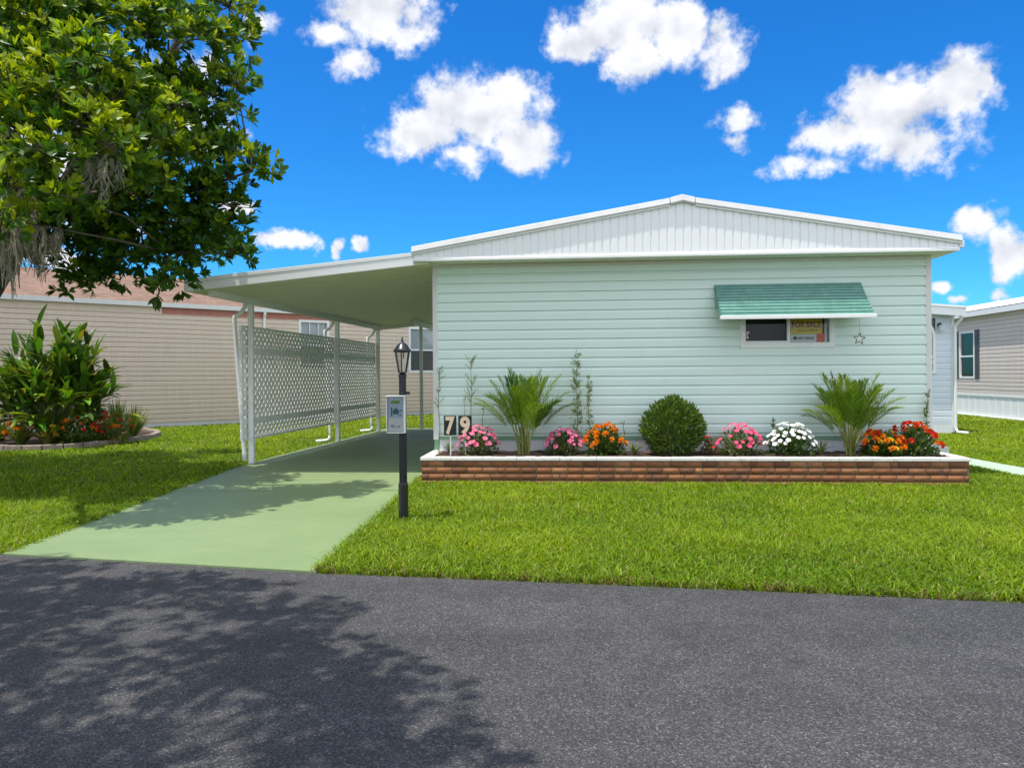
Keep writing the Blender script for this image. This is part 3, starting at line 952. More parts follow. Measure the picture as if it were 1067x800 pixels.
def strap(soup, base, d0, length, width, bend, col, seg=6, fold=.2):
    """a long arching blade, seg quads each side of a midrib"""
    d = np.array(d0, float); d /= np.linalg.norm(d)
    side = np.cross(d, [0, 0, 1.0]); 
    if np.linalg.norm(side) < 1e-3: side = np.array([1.0, 0, 0])
    side /= np.linalg.norm(side)
    p = np.array(base, float); st = length / seg
    rows = []
    for i in range(seg + 1):
        t = i / seg
        wdt = width * (math.sin(math.pi * min(1, .10 + t * .90)) ** .75 if t < 1 else .02)
        nn = np.cross(side, d)
        rows += [p - side * wdt / 2 + nn * wdt * fold, p.copy(), p + side * wdt / 2 + nn * wdt * fold]
        p = p + d * st
        d = d + np.array([0, 0, -1.0]) * bend / seg; d /= np.linalg.norm(d)
    V = np.array(rows)
    Q = []
    for i in range(seg):
        a = i * 3
        Q += [(a, a + 1, a + 4, a + 3), (a + 1, a + 2, a + 5, a + 4)]
    soup.add(V, np.array(Q), np.tile(np.array(col)[None], (len(V), 1)))

def in_poly(x, y, poly):
    ins = np.zeros(len(x), bool); m = len(poly)
    for i in range(m):
        x0, y0 = poly[i][0], poly[i][1]; x1, y1 = poly[(i + 1) % m][0], poly[(i + 1) % m][1]
        c = ((y0 > y) != (y1 > y)) & (x < (x1 - x0) * (y - y0) / (y1 - y0 + 1e-12) + x0)
        ins ^= c
    return ins
def vnoise(x, y, sc, seed):
    r = np.random.default_rng(seed); G = r.random((64, 64))
    xx, yy = x * sc + 500, y * sc + 500
    xi, yi = np.floor(xx).astype(int), np.floor(yy).astype(int); fx, fy = xx - xi, yy - yi
    fx, fy = fx * fx * (3 - 2 * fx), fy * fy * (3 - 2 * fy)
    g = lambda a, b_: G[a % 64, b_ % 64]
    return (g(xi, yi) * (1 - fx) + g(xi + 1, yi) * fx) * (1 - fy) + (g(xi, yi + 1) * (1 - fx) + g(xi + 1, yi + 1) * fx) * fy
# ------------------------------------------------------------------ big tree
def make_tree(parent, clumps, trunk_pts, trunk_r, limbs, per=46, lk=1.0):
    """clumps: list of (centre, radius, share of young and sunlit pale leaves); limbs: list of point lists"""
    mb = MB()
    mb.tube(trunk_pts, trunk_r, 12)
    nodes = []
    for pts, r0, r1 in limbs:
        k = len(pts); mb.tube(pts, [r0 + (r1 - r0) * i / (k - 1) for i in range(k)], 8)
        for i in range(k - 1):
            for t in (0, .5): nodes.append(Vector(pts[i]).lerp(Vector(pts[i + 1]), t))
        nodes.append(Vector(pts[-1]))
    mb.build('trunk', M['bark'], parent, smooth=True)
    tw = MB(); sp = Soup()
    for c, rad, young in clumps:
        c = Vector(c)
        q = min(nodes, key=lambda p: (p - c).length + max(0, p.z - c.z) * .8)
        m = q.lerp(c, .5) + Vector((random.uniform(-.12, .12), random.uniform(-.12, .12), random.uniform(-.05, .18)))
        tw.tube([q, m, c], [.016, .011, .006], 5, cap=False)
        n = int(per * (rad / .5) ** 2)
        dirs = unit(rand_dirs(n) + np.array([0, 0, .25]))
        rr = rad * (rng.random((n, 1)) ** .45)
        pos = np.array(c) + dirs * rr * np.array([1.15, 1.15, .8])
        for i in range(0, n, 3):
            if random.random() < .6: tw.tube([c, Vector(pos[i])], [.010, .005], 4, cap=False)
        ax = unit(dirs + np.array([0, 0, .55]) + rng.normal(size=(n, 3)) * .3)
        k = 9
        B = np.repeat(pos, k, 0); A = np.repeat(ax, k, 0)
        t1 = unit(np.cross(A, rand_dirs(n * k))); 
        spread = rng.uniform(.55, 1.5, (n * k, 1))
        D = unit(A + t1 * spread)
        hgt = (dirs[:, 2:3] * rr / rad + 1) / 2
        isy = (rng.random((n, 1)) < 1.15 * young * np.clip(hgt * 1.5 - .25, 0, 1)).astype(float)  # pale leaves towards clump tops, partly young, partly sunlight put into the colour
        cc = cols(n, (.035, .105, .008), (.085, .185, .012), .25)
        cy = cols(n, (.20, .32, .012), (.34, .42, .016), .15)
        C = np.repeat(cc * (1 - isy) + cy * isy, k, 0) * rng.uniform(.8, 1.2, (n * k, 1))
        ln = rng.uniform(.095, .165, n * k) * lk
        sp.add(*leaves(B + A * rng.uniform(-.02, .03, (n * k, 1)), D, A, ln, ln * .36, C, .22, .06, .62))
    tw.build('branches', M['bark'], parent, recalc=False)
    return sp.build('crown', M['leaf'], parent)

tree = thing('broadleaf_tree', 'big leafy tree draped with grey moss at left edge of the lawn', 'tree', (0, 0, 0))
TB = at(-62, 400, 10.2); TB.z = 0
rel = lambda p: Vector(p) - TB
tree.location = TB
tp = [Vector((-.1, 0, -.05)), rel(at(-48, 375, 10.2)), rel(at(-21, 320, 10.2)), rel(at(9, 270, 10.1)), rel(at(42, 215, 10.0))]
tp.insert(1, Vector((.0, 0, .25)).lerp(tp[1], .25))
fork = tp[-1]
limbs = []
def limb(targets, r0, r1, start=None):
    pts = [start or fork] + [rel(at(*t)) for t in targets]
    limbs.append((pts, r0, r1))
limb([(105, 165, 9.8), (150, 120, 9.6), (175, 60, 9.5), (205, 10, 9.5), (215, -60, 9.4)], .085, .02)
limb([(110, 200, 9.4), (165, 205, 9.2), (215, 195, 9.0), (262, 178, 8.9)], .055, .012)
limb([(45, 140, 10.0), (60, 60, 10.1), (75, -40, 10.2), (60, -150, 10.2)], .13, .04)
limb([(20, 150, 9.6), (-60, 90, 9.4), (-140, 20, 9.2)], .11, .04)
limb([(70, 190, 9.2), (85, 160, 8.4), (90, 110, 7.7)], .09, .03)
limb([(60, 200, 10.8), (90, 150, 11.6), (120, 90, 12.2)], .09, .03)
limb([(100, 235, 9.6), (150, 262, 9.2), (205, 264, 9.0), (240, 265, 8.9)], .030, .008)
limb([(-10, 220, 9.8), (-90, 200, 9.6), (-190, 170, 9.4)], .11, .04)
limb([(20, 200, 9.0), (-40, 150, 8.0), (-60, 80, 7.2)], .1, .03)
limb([(20, 180, 10.8), (-60, 130, 12), (-100, 90, 13)], .1, .03)
cl = []
def C(px, py, d, r, y=.3): cl.append((rel(at(px, py, d)), r, y))
# crown edge against the sky
for a in [(238, 8, 9.4, .34, .5), (243, 46, 9.3, .30, .45), (232, 76, 9.1, .30, .4), (246, 88, 8.9, .20, .4), (222, 100, 9.2, .28, .3), (205, 128, 9.2, .3, .3), (218, 155, 9.0, .26, .35),
          (243, 158, 8.9, .22, .4), (266, 168, 8.8, .20, .5), (280, 178, 8.8, .13, .5), (236, 188, 9.0, .26, .3), (216, 205, 9.1, .3, .25), (238, 215, 9.0, .22, .2), (232, 240, 9.0, .24, .15),
          (243, 262, 8.9, .20, .1), (256, 270, 8.9, .12, .1), (222, 258, 9.1, .22, .1), (205, 235, 9.2, .3, .1), (190, 255, 9.2, .28, .1), (172, 272, 9.1, .26, .1), (178, 292, 9.1, .18, .1), (166, 304, 9.1, .13, .1), (150, 268, 9.2, .28, .1),
          (192, 284, 9.0, .16, .1), (128, 262, 9.3, .28, .1), (112, 280, 9.3, .22, .05), (98, 290, 9.3, .20, .05), (125, 292, 9.3, .14, .05), (76, 278, 9.4, .26, .05), (72, 296, 9.4, .16, .05), (92, 262, 9.3, .28, .1)]:
    C(a[0], a[1], a[2], a[3] * 1.15, a[4])
for a in [(20, 228, 8.8, .32, .3), (48, 232, 8.9, .34, .2), (75, 228, 8.9, .34, .2), (102, 236, 8.9, .32, .2), (125, 242, 9.0, .3, .15), (150, 238, 9.0, .32, .15), (176, 232, 9.0, .32, .15), (200, 205, 9.0, .32, .2), (60, 250, 9.0, .3, .1), (30, 248, 9.0, .28, .1), (110, 205, 8.7, .36, .3), (150, 205, 8.8, .36, .25), (178, 190, 8.8, .34, .3),
          (246, 118, 9.0, .18, .4), (228, 132, 9.0, .22, .35), (250, 30, 9.3, .2, .5), (170, 85, 9.0, .38, .4), (195, 95, 9.1, .34, .4), (150, 95, 8.8, .36, .45)]:
    C(*a)
# near side sprays, sunlight put into the colour by more pale leaves
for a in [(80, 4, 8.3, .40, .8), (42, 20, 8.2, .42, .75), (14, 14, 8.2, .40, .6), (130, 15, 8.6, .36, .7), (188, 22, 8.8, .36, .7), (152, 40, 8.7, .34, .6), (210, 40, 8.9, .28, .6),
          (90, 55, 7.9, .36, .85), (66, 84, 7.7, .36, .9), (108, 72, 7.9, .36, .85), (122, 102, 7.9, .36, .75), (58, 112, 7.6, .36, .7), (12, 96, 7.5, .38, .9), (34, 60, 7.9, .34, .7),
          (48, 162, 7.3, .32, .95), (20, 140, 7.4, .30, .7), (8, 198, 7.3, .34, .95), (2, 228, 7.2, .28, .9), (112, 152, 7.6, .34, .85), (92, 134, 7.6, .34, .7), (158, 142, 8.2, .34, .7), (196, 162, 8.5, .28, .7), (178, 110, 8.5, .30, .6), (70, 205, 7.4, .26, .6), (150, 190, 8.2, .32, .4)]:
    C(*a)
# body of the crown
random.seed(21)
for i in range(84):
    px = random.uniform(-150, 200); py = random.uniform(-150, 262)
    if py < -30 and random.random() < .6: continue
    if px > 135 and py < 120 and random.random() < .55: continue
    C(px, py, random.uniform(8.6 if py > 20 else 9.6, 11.8), random.uniform(.40, .6), .35)
for i in range(34):
    px = random.uniform(-330, 90); py = random.uniform(-230, 130)
    C(px, py, random.uniform(9.8, 13.4), random.uniform(.5, .75), .4)
for i in range(14):
    C(random.uniform(-260, 0), random.uniform(130, 240), random.uniform(8.5, 12), random.uniform(.4, .6), .2)
make_tree(tree, cl, tp, [.23, .20, .17, .155, .14, .12], limbs, per=92)

# tree beyond the left edge of the picture whose branches shade the road
tree2 = thing('broadleaf_tree', 'leafy tree across the road whose branches overhang and shade the asphalt', 'tree', (-7.2, -2.2, 0))
random.seed(5)
cl2 = []
lim2 = []
f2 = Vector((.5, .9, 3.6))
for a in range(9):
    an = R(-30 + 24 * a); L = random.uniform(3.4, 4.8)
    p1 = f2 + Vector((math.cos(an) * L * .5, math.sin(an) * L * .5, 1.1)); p2 = f2 + Vector((math.cos(an) * L, math.sin(an) * L, 2.4))
    lim2.append(([f2, p1, p2], .11, .03))
shade_poly = [gp(*p) for p in [(-330, 604), (60, 590), (240, 612), (330, 628), (360, 655), (340, 690), (400, 715), (455, 775), (500, 860), (-700, 860)]]
base2 = Vector((-7.2, -2.2, 0))
for i in range(900):
    sx_, sy_ = random.uniform(-7, .4), random.uniform(2.0, 6.4)
    ok_ = in_poly(np.array([sx_]), np.array([sy_]), shade_poly)[0]
    if not ok_ or len(cl2) > 165: continue
    z = random.uniform(4.6, 7.2)
    wp = Vector((sx_ + SUN.x / SUN.z * z, sy_ + SUN.y / SUN.z * z, z))
    if z < 1.5 + .508 * wp.y + .85: continue
    if vnoise(np.array([sx_]), np.array([sy_]), .95, 31)[0] < .30: continue
    cl2.append((wp - base2, random.uniform(.22, .42), .3))
make_tree(tree2, cl2, [(0, 0, -.05), (.05, .1, 1.2), (.3, .5, 2.6), f2], [.25, .2, .18, .15], lim2, per=34, lk=1.1)

# spanish moss
def moss(px0, px1, py, d, n, lmin, lmax, label):
    sp = Soup(); c = at((px0 + px1) / 2, py, d)
    t = thing('hanging_moss', label, 'moss', c, 0, 'grey moss hanging from the big tree')
    for i in range(n):
        f = random.random()
        p = at(px0 + (px1 - px0) * f, py + random.uniform(-10, 6), d + random.uniform(-.25, .25)) - c
        L = random.uniform(lmin, lmax) * (1 - .5 * abs(2 * f - 1)); seg = 7
        V, Q = [], []
        q = Vector(p); wv = random.uniform(.010, .022); ph = random.uniform(0, 6)
        ang = random.uniform(0, math.pi); sd = Vector((math.cos(ang), math.sin(ang), 0))
        for k in range(seg + 1):
            ww = wv * (1 - .75 * k / seg)
            V += [q - sd * ww, q + sd * ww]
            q = q + Vector((math.sin(ph + k * 1.3) * .022 + random.uniform(-.018, .018), random.uniform(-.02, .02), -L / seg))
        for k in range(seg): Q.append((2 * k, 2 * k + 1, 2 * k + 3, 2 * k + 2))
        g_ = random.uniform(.75, 1.25)
        sp.add(np.array([tuple(v) for v in V]), np.array(Q), np.tile(np.array([[.27 * g_, .25 * g_, .19 * g_]]), (len(V), 1)))
        # side wisps
        for k in range(10):
            b_ = Vector(V[2 * random.randint(0, seg - 1)])
            e_ = b_ + Vector((random.uniform(-.07, .07), random.uniform(-.06, .06), -random.uniform(.04, .14)))
            s_ = Vector((.005, .003, 0))
            sp.add(np.array([tuple(b_ - s_), tuple(b_ + s_), tuple(e_ + s_ * .4), tuple(e_ - s_ * .4)]), np.array([[0, 1, 2, 3]]), np.tile(np.array([[.29 * g_, .27 * g_, .21 * g_]]), (4, 1)))
    sp.build('strands', M['moss'], t)
moss(-14, 34, 205, 8.5, 95, .75, 1.2, 'thick curtain of grey moss hanging beside the leaning trunk')
moss(24, 64, 244, 8.5, 48, .30, .65, 'thin grey moss wisps hanging under the lowest branch')
moss(86, 128, 168, 7.8, 20, .20, .52, 'grey moss tuft hanging mid crown below bright leaves')

# ------------------------------------------------------------------ garden bed on the left
bed_c = Vector(gp(52, 462)); 
bpts = [gp(-75, 462), gp(-40, 468.5), gp(0, 470.5), gp(45, 470), gp(85, 467.5), gp(120, 463.5), gp(148, 459.5), gp(163, 455.8), gp(160, 452.5), gp(135, 449.5), gp(90, 448.5), gp(20, 448.5), gp(-60, 450)]
bpts = [Vector(p) for p in bpts]
def catmull(P, n):
    out = []
    m = len(P)
    for i in range(m):
        p0, p1, p2, p3 = P[i - 1], P[i], P[(i + 1) % m], P[(i + 2) % m]
        for k in range(n):
            t = k / n
            out.append(.5 * ((2 * p1) + (p2 - p0) * t + (2 * p0 - 5 * p1 + 4 * p2 - p3) * t * t + (3 * p1 - p0 - 3 * p2 + p3) * t ** 3))
    return out
bed_line = catmull(bpts, 14)
cen = sum(bed_line, Vector((0, 0))) / len(bed_line)
edging = thing('garden_edging', 'curved edging of weathered stone blocks round the left garden bed', 'edging', (cen.x, cen.y, 0))
# walk along the loop laying one block every .34 m
acc = [0]
for i in range(len(bed_line)): acc.append(acc[-1] + (bed_line[(i + 1) % len(bed_line)] - bed_line[i]).length)
tot = acc[-1]
def bed_at(s):
    s %= tot
    i = max(k for k in range(len(acc)) if acc[k] <= s + 1e-9); i = min(i, len(bed_line) - 1)
    t = (s - acc[i]) / max(1e-6, acc[i + 1] - acc[i])
    return bed_line[i].lerp(bed_line[(i + 1) % len(bed_line)], t)
nb = int(tot / .36)
for i in range(nb):
    p, q = bed_at(i * tot / nb), bed_at((i + 1) * tot / nb - .012)
    mb = MB()
    t = (q - p).normalized(); s = Vector((t.y, -t.x)) * .085
    h_ = .135 + random.uniform(-.008, .008)
    vs = []
    for z in (0, h_):
        k = 1.0 if z == 0 else .88
        for e_ in ((p - s * k), (q - s * k), (q + s * k), (p + s * k)):
            vs.append((e_.x - cen.x, e_.y - cen.y, z))
    mb.add(vs, [(3, 2, 1, 0), (4, 5, 6, 7), (0, 1, 5, 4), (1, 2, 6, 5), (2, 3, 7, 6), (3, 0, 4, 7)])
    mb.build('edging_block', M['stone'], edging, bevel=.014)
mb = MB().add([(p.x, p.y, .07) for p in bed_line], [tuple(range(len(bed_line)))])
tag(mb.build('mulch_bed', M['mulch']), kind='structure')

def big_shrub(px, py, d, height, spread, label):
    base = Vector((ray(px, py)[0] * d, d, .06))
    t = thing('broad_leaf_shrub', label, 'shrub', base)
    sp = Soup(); mb = MB()
    for i in range(240):
        a = random.uniform(0, 2 * math.pi); el_ = math.asin(random.uniform(.05, 1.0) ** .85)
        rr = random.uniform(.45, .92) if i > 30 else random.uniform(.8, 1.0)
        top = Vector((math.cos(a) * math.cos(el_) * spread * rr, math.sin(a) * math.cos(el_) * spread * rr * .8, .25 + math.sin(el_) * (height - .35) * rr))
        b0 = Vector((math.cos(a) * .25 * random.random(), math.sin(a) * .25 * random.random(), 0))
        m = b0.lerp(top, .55) + Vector((-math.cos(a) * .08, -math.sin(a) * .08, .18))
        if i % 2 == 0: mb.tube([b0, m, top], [.016, .012, .006], 5, cap=False)
        out = (top - m).normalized()
        q = random.random()
        for k in range(random.randint(4, 6)):
            p = m.lerp(top, .45 + .55 * random.random())
            dd = out * .8 + Vector((random.uniform(-.75, .75), random.uniform(-.75, .75), random.uniform(-.05, .9)))
            L = random.uniform(.34, .60)
            c = (.050, .115, .012) if q < .38 else ((.11, .21, .016) if q < .74 else ((.22, .31, .03) if q < .965 else (.15, .05, .025)))
            c = tuple(x * random.uniform(.75, 1.25) for x in c)
            strap(sp, tuple(p), tuple(dd), L, L * random.uniform(.22, .31), random.uniform(.5, 1.5), c, 5, .16)
    mb.build('stems', M['stem'], t, smooth=True, recalc=False)
    sp.build('foliage', M['plant'], t, smooth=True)
    return t
big_shrub(58, 452, 16.6, 2.85, 1.62, 'large broad leaved tropical shrub in the stone edged bed')

def tuft(name, label, base, height, spread, n, width, ca, cb, group=None, bend=1.3, cat='plant'):
    t = thing(name, label, cat, base, 0, group)
    sp = Soup()
    for i in range(n):
        a = random.uniform(0, 2 * math.pi); lean = random.uniform(.05, 1.0) ** .7
        el_ = math.atan2(1, lean * spread / height * 1.0)
        dd = (math.cos(a) * math.cos(el_), math.sin(a) * math.cos(el_), math.sin(el_))
        c = cols(1, ca, cb, .2)[0]
        strap(sp, (math.cos(a) * spread * .12 * random.random(), math.sin(a) * spread * .12 * random.random(), 0), dd, height * random.uniform(.75, 1.25), width * random.uniform(.7, 1.2), bend * lean, c, 5, .2)
    sp.build('foliage', M['plant'], t, smooth=True)
    return t

def petal_mesh(kind, size, ca, cb, center):
    """one blossom facing +z, petals plus a small eye"""
    sp = Soup()
    if kind == 'ball':
        k = 26
        d = unit(rand_dirs(k) * np.array([1, 1, .8]) + np.array([0, 0, .55]))
        sp.add(*leaves(d * size * .12, d, np.roll(d, 1, 1), np.full(k, size * .5), np.full(k, size * .42), cols(k, ca, cb, .12), .1, 0, .7))
    else:
        k = 5
        a = np.arange(k) * 2 * math.pi / k
        d = np.stack([np.cos(a), np.sin(a), np.full(k, .22)], 1)
        sp.add(*leaves(np.zeros((k, 3)), d, np.tile([[0, 0, 1.0]], (k, 1)), np.full(k, size * .55), np.full(k, size * .52), cols(k, ca, cb, .08), .05, .03, .62))
        a = np.arange(4) * math.pi / 2
        d = np.stack([np.cos(a), np.sin(a), np.full(4, .8)], 1)
        sp.add(*leaves(np.tile([[0, 0, .002]], (4, 1)), d, np.tile([[0, 0, 1.0]], (4, 1)), np.full(4, size * .14), np.full(4, size * .12), cols(4, center, center, .05), 0, 0, .6))
    o = sp.build('blossom', M['petal'])
    me = o.data
    bpy.data.objects.remove(o)
    return me

def flower_bush(label, base, rx, rz, nleaf, leafc, leaflen, blossoms, group, top_bias=.55, name='flowering_plant', wfac=.3):
    """blossoms: list of (count, kind, size, ca, cb, centre)"""
    t = thing(name, label, 'flowers', base, 0, group)
    sp = Soup()
    n = nleaf
    d = unit(rand_dirs(n) * np.array([1, 1, .9]) + np.array([0, 0, .35])); d[:, 2] = np.abs(d[:, 2])
    rr = rng.random((n, 1)) ** .45
    pos = d * rr * np.array([rx, rx, rz]) * .95
    pos[:, 2] = np.maximum(pos[:, 2], .01)
    D = unit(d + rng.normal(size=(n, 3)) * .45 + np.array([0, 0, .3]))
    ln = rng.uniform(.7, 1.25, n) * leaflen
    sp.add(*leaves(pos - D * ln[:, None] * .4, D, unit(np.array([0, 0, 1.0]) + rng.normal(size=(n, 3)) * .3), ln, ln * wfac, cols(n, leafc[0], leafc[1], .25), .2, .12, .5))
    sp.build('foliage', M['plant'], t)
    mb = MB()
    for i in range(12):
        a = random.uniform(0, 6.28); e_ = random.uniform(.6, 1.4)
        mb.tube([(0, 0, 0), (math.cos(a) * math.cos(e_) * rx * .7, math.sin(a) * math.cos(e_) * rx * .7, math.sin(e_) * rz * .75)], .005, 4, cap=False)
    mb.build('stems', M['stem'], t, recalc=False)
    for cnt, kind, size, ca, cb, ce in blossoms:
        mesh = [petal_mesh(kind, size, ca, cb, ce) for _ in range(2)]
        placed = []
        for i in range(cnt):
            for _ in range(30):
                a = random.uniform(0, 6.283)
                e_ = math.asin(random.uniform(.12, 1.0) ** top_bias)
                v = Vector((math.cos(a) * math.cos(e_), math.sin(a) * math.cos(e_), math.sin(e_)))
                if v.y > .45 and random.random() < .8: continue
                p = Vector((v.x * rx, v.y * rx, max(.03, v.z * rz))) * random.uniform(.95, 1.08)
                if all((p - q).length > size * .62 for q in placed): break
            placed.append(p)
            o = link('blossom', mesh[i % 2], t)
            o.location = p
            dirn = (v + Vector((0, -.35, .45))).normalized()
            q = dirn.to_track_quat('Z', 'Y')
            o.rotation_euler = q.to_euler()
            o.rotation_euler.rotate_axis('Z', random.uniform(0, 6))
            s = random.uniform(.8, 1.2); o.scale = (s, s, s)
    return t

G_BED = 'low plants along the front of the stone edged bed'
def bedp(px, py): x, y = gp(px, py, .07); return Vector((x, y, .065))
def greens(a=.04): return ((.045, .10, .016), (.10, .17, .025))
ORANGE = ((.80, .22, .01), (.85, .34, .015)); RED = ((.62, .03, .012), (.75, .07, .02)); YEL = ((.80, .50, .03), (.8, .60, .06)); PINK = ((.72, .09, .22), (.80, .20, .36)); WHITE = ((.82, .82, .80), (.85, .85, .84)); HOT = ((.72, .045, .16), (.80, .11, .24))
tuft('strap_leaf_plant', 'dark green strap leaved plant at the far left of the stone edged bed', bedp(2, 459), .5, .42, 60, .045, (.04, .085, .015), (.10, .16, .03), G_BED)
t = tuft('strap_leaf_plant', 'yellow green strap leaved plant with orange bracts, left front of the bed', bedp(22, 464), .55, .45, 80, .05, (.09, .15, .02), (.24, .27, .04), G_BED)
for i in range(7):
    o = link('blossom', petal_mesh('ball', .11, *ORANGE, (.5, .2, 0)), t); o.location = (random.uniform(-.3, .3), random.uniform(-.3, .0), random.uniform(.25, .5))
t = tuft('strap_leaf_plant', 'bright variegated strap leaved plant with yellow tips below the tall shrub', bedp(50, 464), .52, .45, 85, .05, (.13, .19, .03), (.36, .36, .08), G_BED)
for i in range(6):
    o = link('blossom', petal_mesh('ball', .10, *YEL, (.5, .3, 0)), t); o.location = (random.uniform(-.3, .3), random.uniform(-.3, .0), random.uniform(.2, .5))
flower_bush('low plant crowded with orange and scarlet flowers in the bed middle', bedp(80, 463), .48, .58, 420, ((.05, .11, .018), (.12, .19, .03)), .16, [(15, 'ball', .085, *ORANGE, (.5, .2, 0)), (6, 'ball', .08, *RED, (.3, .02, 0))], G_BED)
flower_bush('low plant with dark red flowers behind the orange flowers', bedp(98, 456), .45, .72, 380, ((.05, .09, .018), (.13, .08, .03)), .17, [(16, 'ball', .085, *RED, (.3, .02, 0))], G_BED)
flower_bush('yellow edged plant with small red flowers near the curved bed end', bedp(117, 460), .46, .62, 420, ((.07, .13, .02), (.22, .24, .04)), .17, [(12, 'ball', .08, *RED, (.3, .02, 0)), (6, 'ball', .075, *ORANGE, (.3, .02, 0))], G_BED)
tuft('strap_leaf_plant', 'spiky grassy plant at the right tip of the stone edged bed', bedp(139, 456.5), .72, .45, 110, .028, (.06, .12, .02), (.20, .26, .05), G_BED, 1.0)
tuft('strap_leaf_plant', 'dense dark grassy clump just behind the red flowers', bedp(122, 453), .78, .5, 80, .045, (.04, .085, .016), (.10, .15, .03), G_BED, 1.0)

# ------------------------------------------------------------------ planter plants
PVM = -.48
def pl(px, v=PVM): return H(u_at(px, v, 465), v, SZ)
G_FL = 'flowering plants in the brick planter'
LG = ((.04, .085, .018), (.09, .15, .03))
LP = ((.07, .11, .035), (.14, .17, .06))
flower_bush('pink flowering plant beside the house number plates', pl(499), .32, .40, 560, LP, .10, [(52, 'petal', .068, *PINK, (.75, .35, .12))], G_FL)
flower_bush('pink flowering plant between the left palm and the orange flowers', pl(587, -.45), .28, .37, 520, LP, .10, [(50, 'petal', .066, *PINK, (.75, .2, .3))], G_FL)
flower_bush('plant with orange marigold flowers and broad green leaves', pl(630, -.45), .30, .40, 460, LG, .13, [(26, 'ball', .082, *ORANGE, (.5, .2, 0))], G_FL, wfac=.36)
flower_bush('bright rose pink flowering plant between round bush and white flowers', pl(771), .33, .43, 560, LP, .10, [(56, 'petal', .068, *HOT, (.75, .3, .2))], G_FL)
flower_bush('white flowering plant left of the right palm', pl(824, -.45), .35, .43, 600, LG, .11, [(64, 'petal', .070, *WHITE, (.7, .7, .45))], G_FL)
flower_bush('tall red flowering plant at right end of the brick planter', pl(951, -.42), .34, .43, 520, LG, .13, [(20, 'ball', .085, *RED, (.4, .02, 0)), (8, 'ball', .08, (.75, .12, .02), (.8, .2, .03), (.3, .02, 0))], G_FL, wfac=.36)
flower_bush('orange and yellow flowering plant in front of the red flowers', pl(920, -.55), .30, .34, 520, LG, .13, [(16, 'ball', .08, *ORANGE, (.4, .02, 0)), (7, 'ball', .065, *YEL, (.4, .02, 0)), (6, 'ball', .09, *RED, (.4, .02, 0))], G_FL, wfac=.36)
flower_bush('small reddish leaved plant right of the round bush', pl(738), .15, .27, 150, ((.10, .07, .03), (.20, .08, .05)), .10, [(8, 'petal', .05, *RED, (.4, .02, .05))], G_FL)

# clipped round bush
def round_bush(base, r, h):
    t = thing('round_bush', 'clipped round green bush in the middle of the planter', 'bush', base)
    sp = Soup(); n = 5600
    d = rand_dirs(n); d[:, 2] = np.where(d[:, 2] < -.92, -d[:, 2], d[:, 2])
    lump = 1 + .05 * np.sin(d[:, 0] * 7 + 1) * np.cos(d[:, 2] * 6) + .04 * np.sin(d[:, 1] * 9)
    rr = (rng.random(n) ** .22) * lump
    pos = d * rr[:, None] * np.array([r, r, h / 2]) + np.array([0, 0, h / 2 - .03])
    D = unit(d * .8 + np.array([0, 0, .75]) + rng.normal(size=(n, 3)) * .4)
    ln = rng.uniform(.05, .09, n)
    sp.add(*leaves(pos, D, unit(rand_dirs(n) + np.array([0, 0, 1])), ln, ln * .36, cols(n, (.045, .10, .014), (.12, .19, .024), .25), .2, .05, .5))
    sp.build('foliage', M['plant'], t)
    mb = MB()
    for i in range(22):
        q = Vector(rand_dirs(1)[0]); q.z = abs(q.z)
        mb.tube([(0, 0, 0), Vector((q.x * r * .4, q.y * r * .4, h * .3)), Vector((q.x * r * .85, q.y * r * .85, h * .5 + q.z * h * .4))], [.012, .008, .004], 5, cap=False)
    mb.build('stems', M['bark'], t, recalc=False)
round_bush(pl(701, -.5), .425, .81)

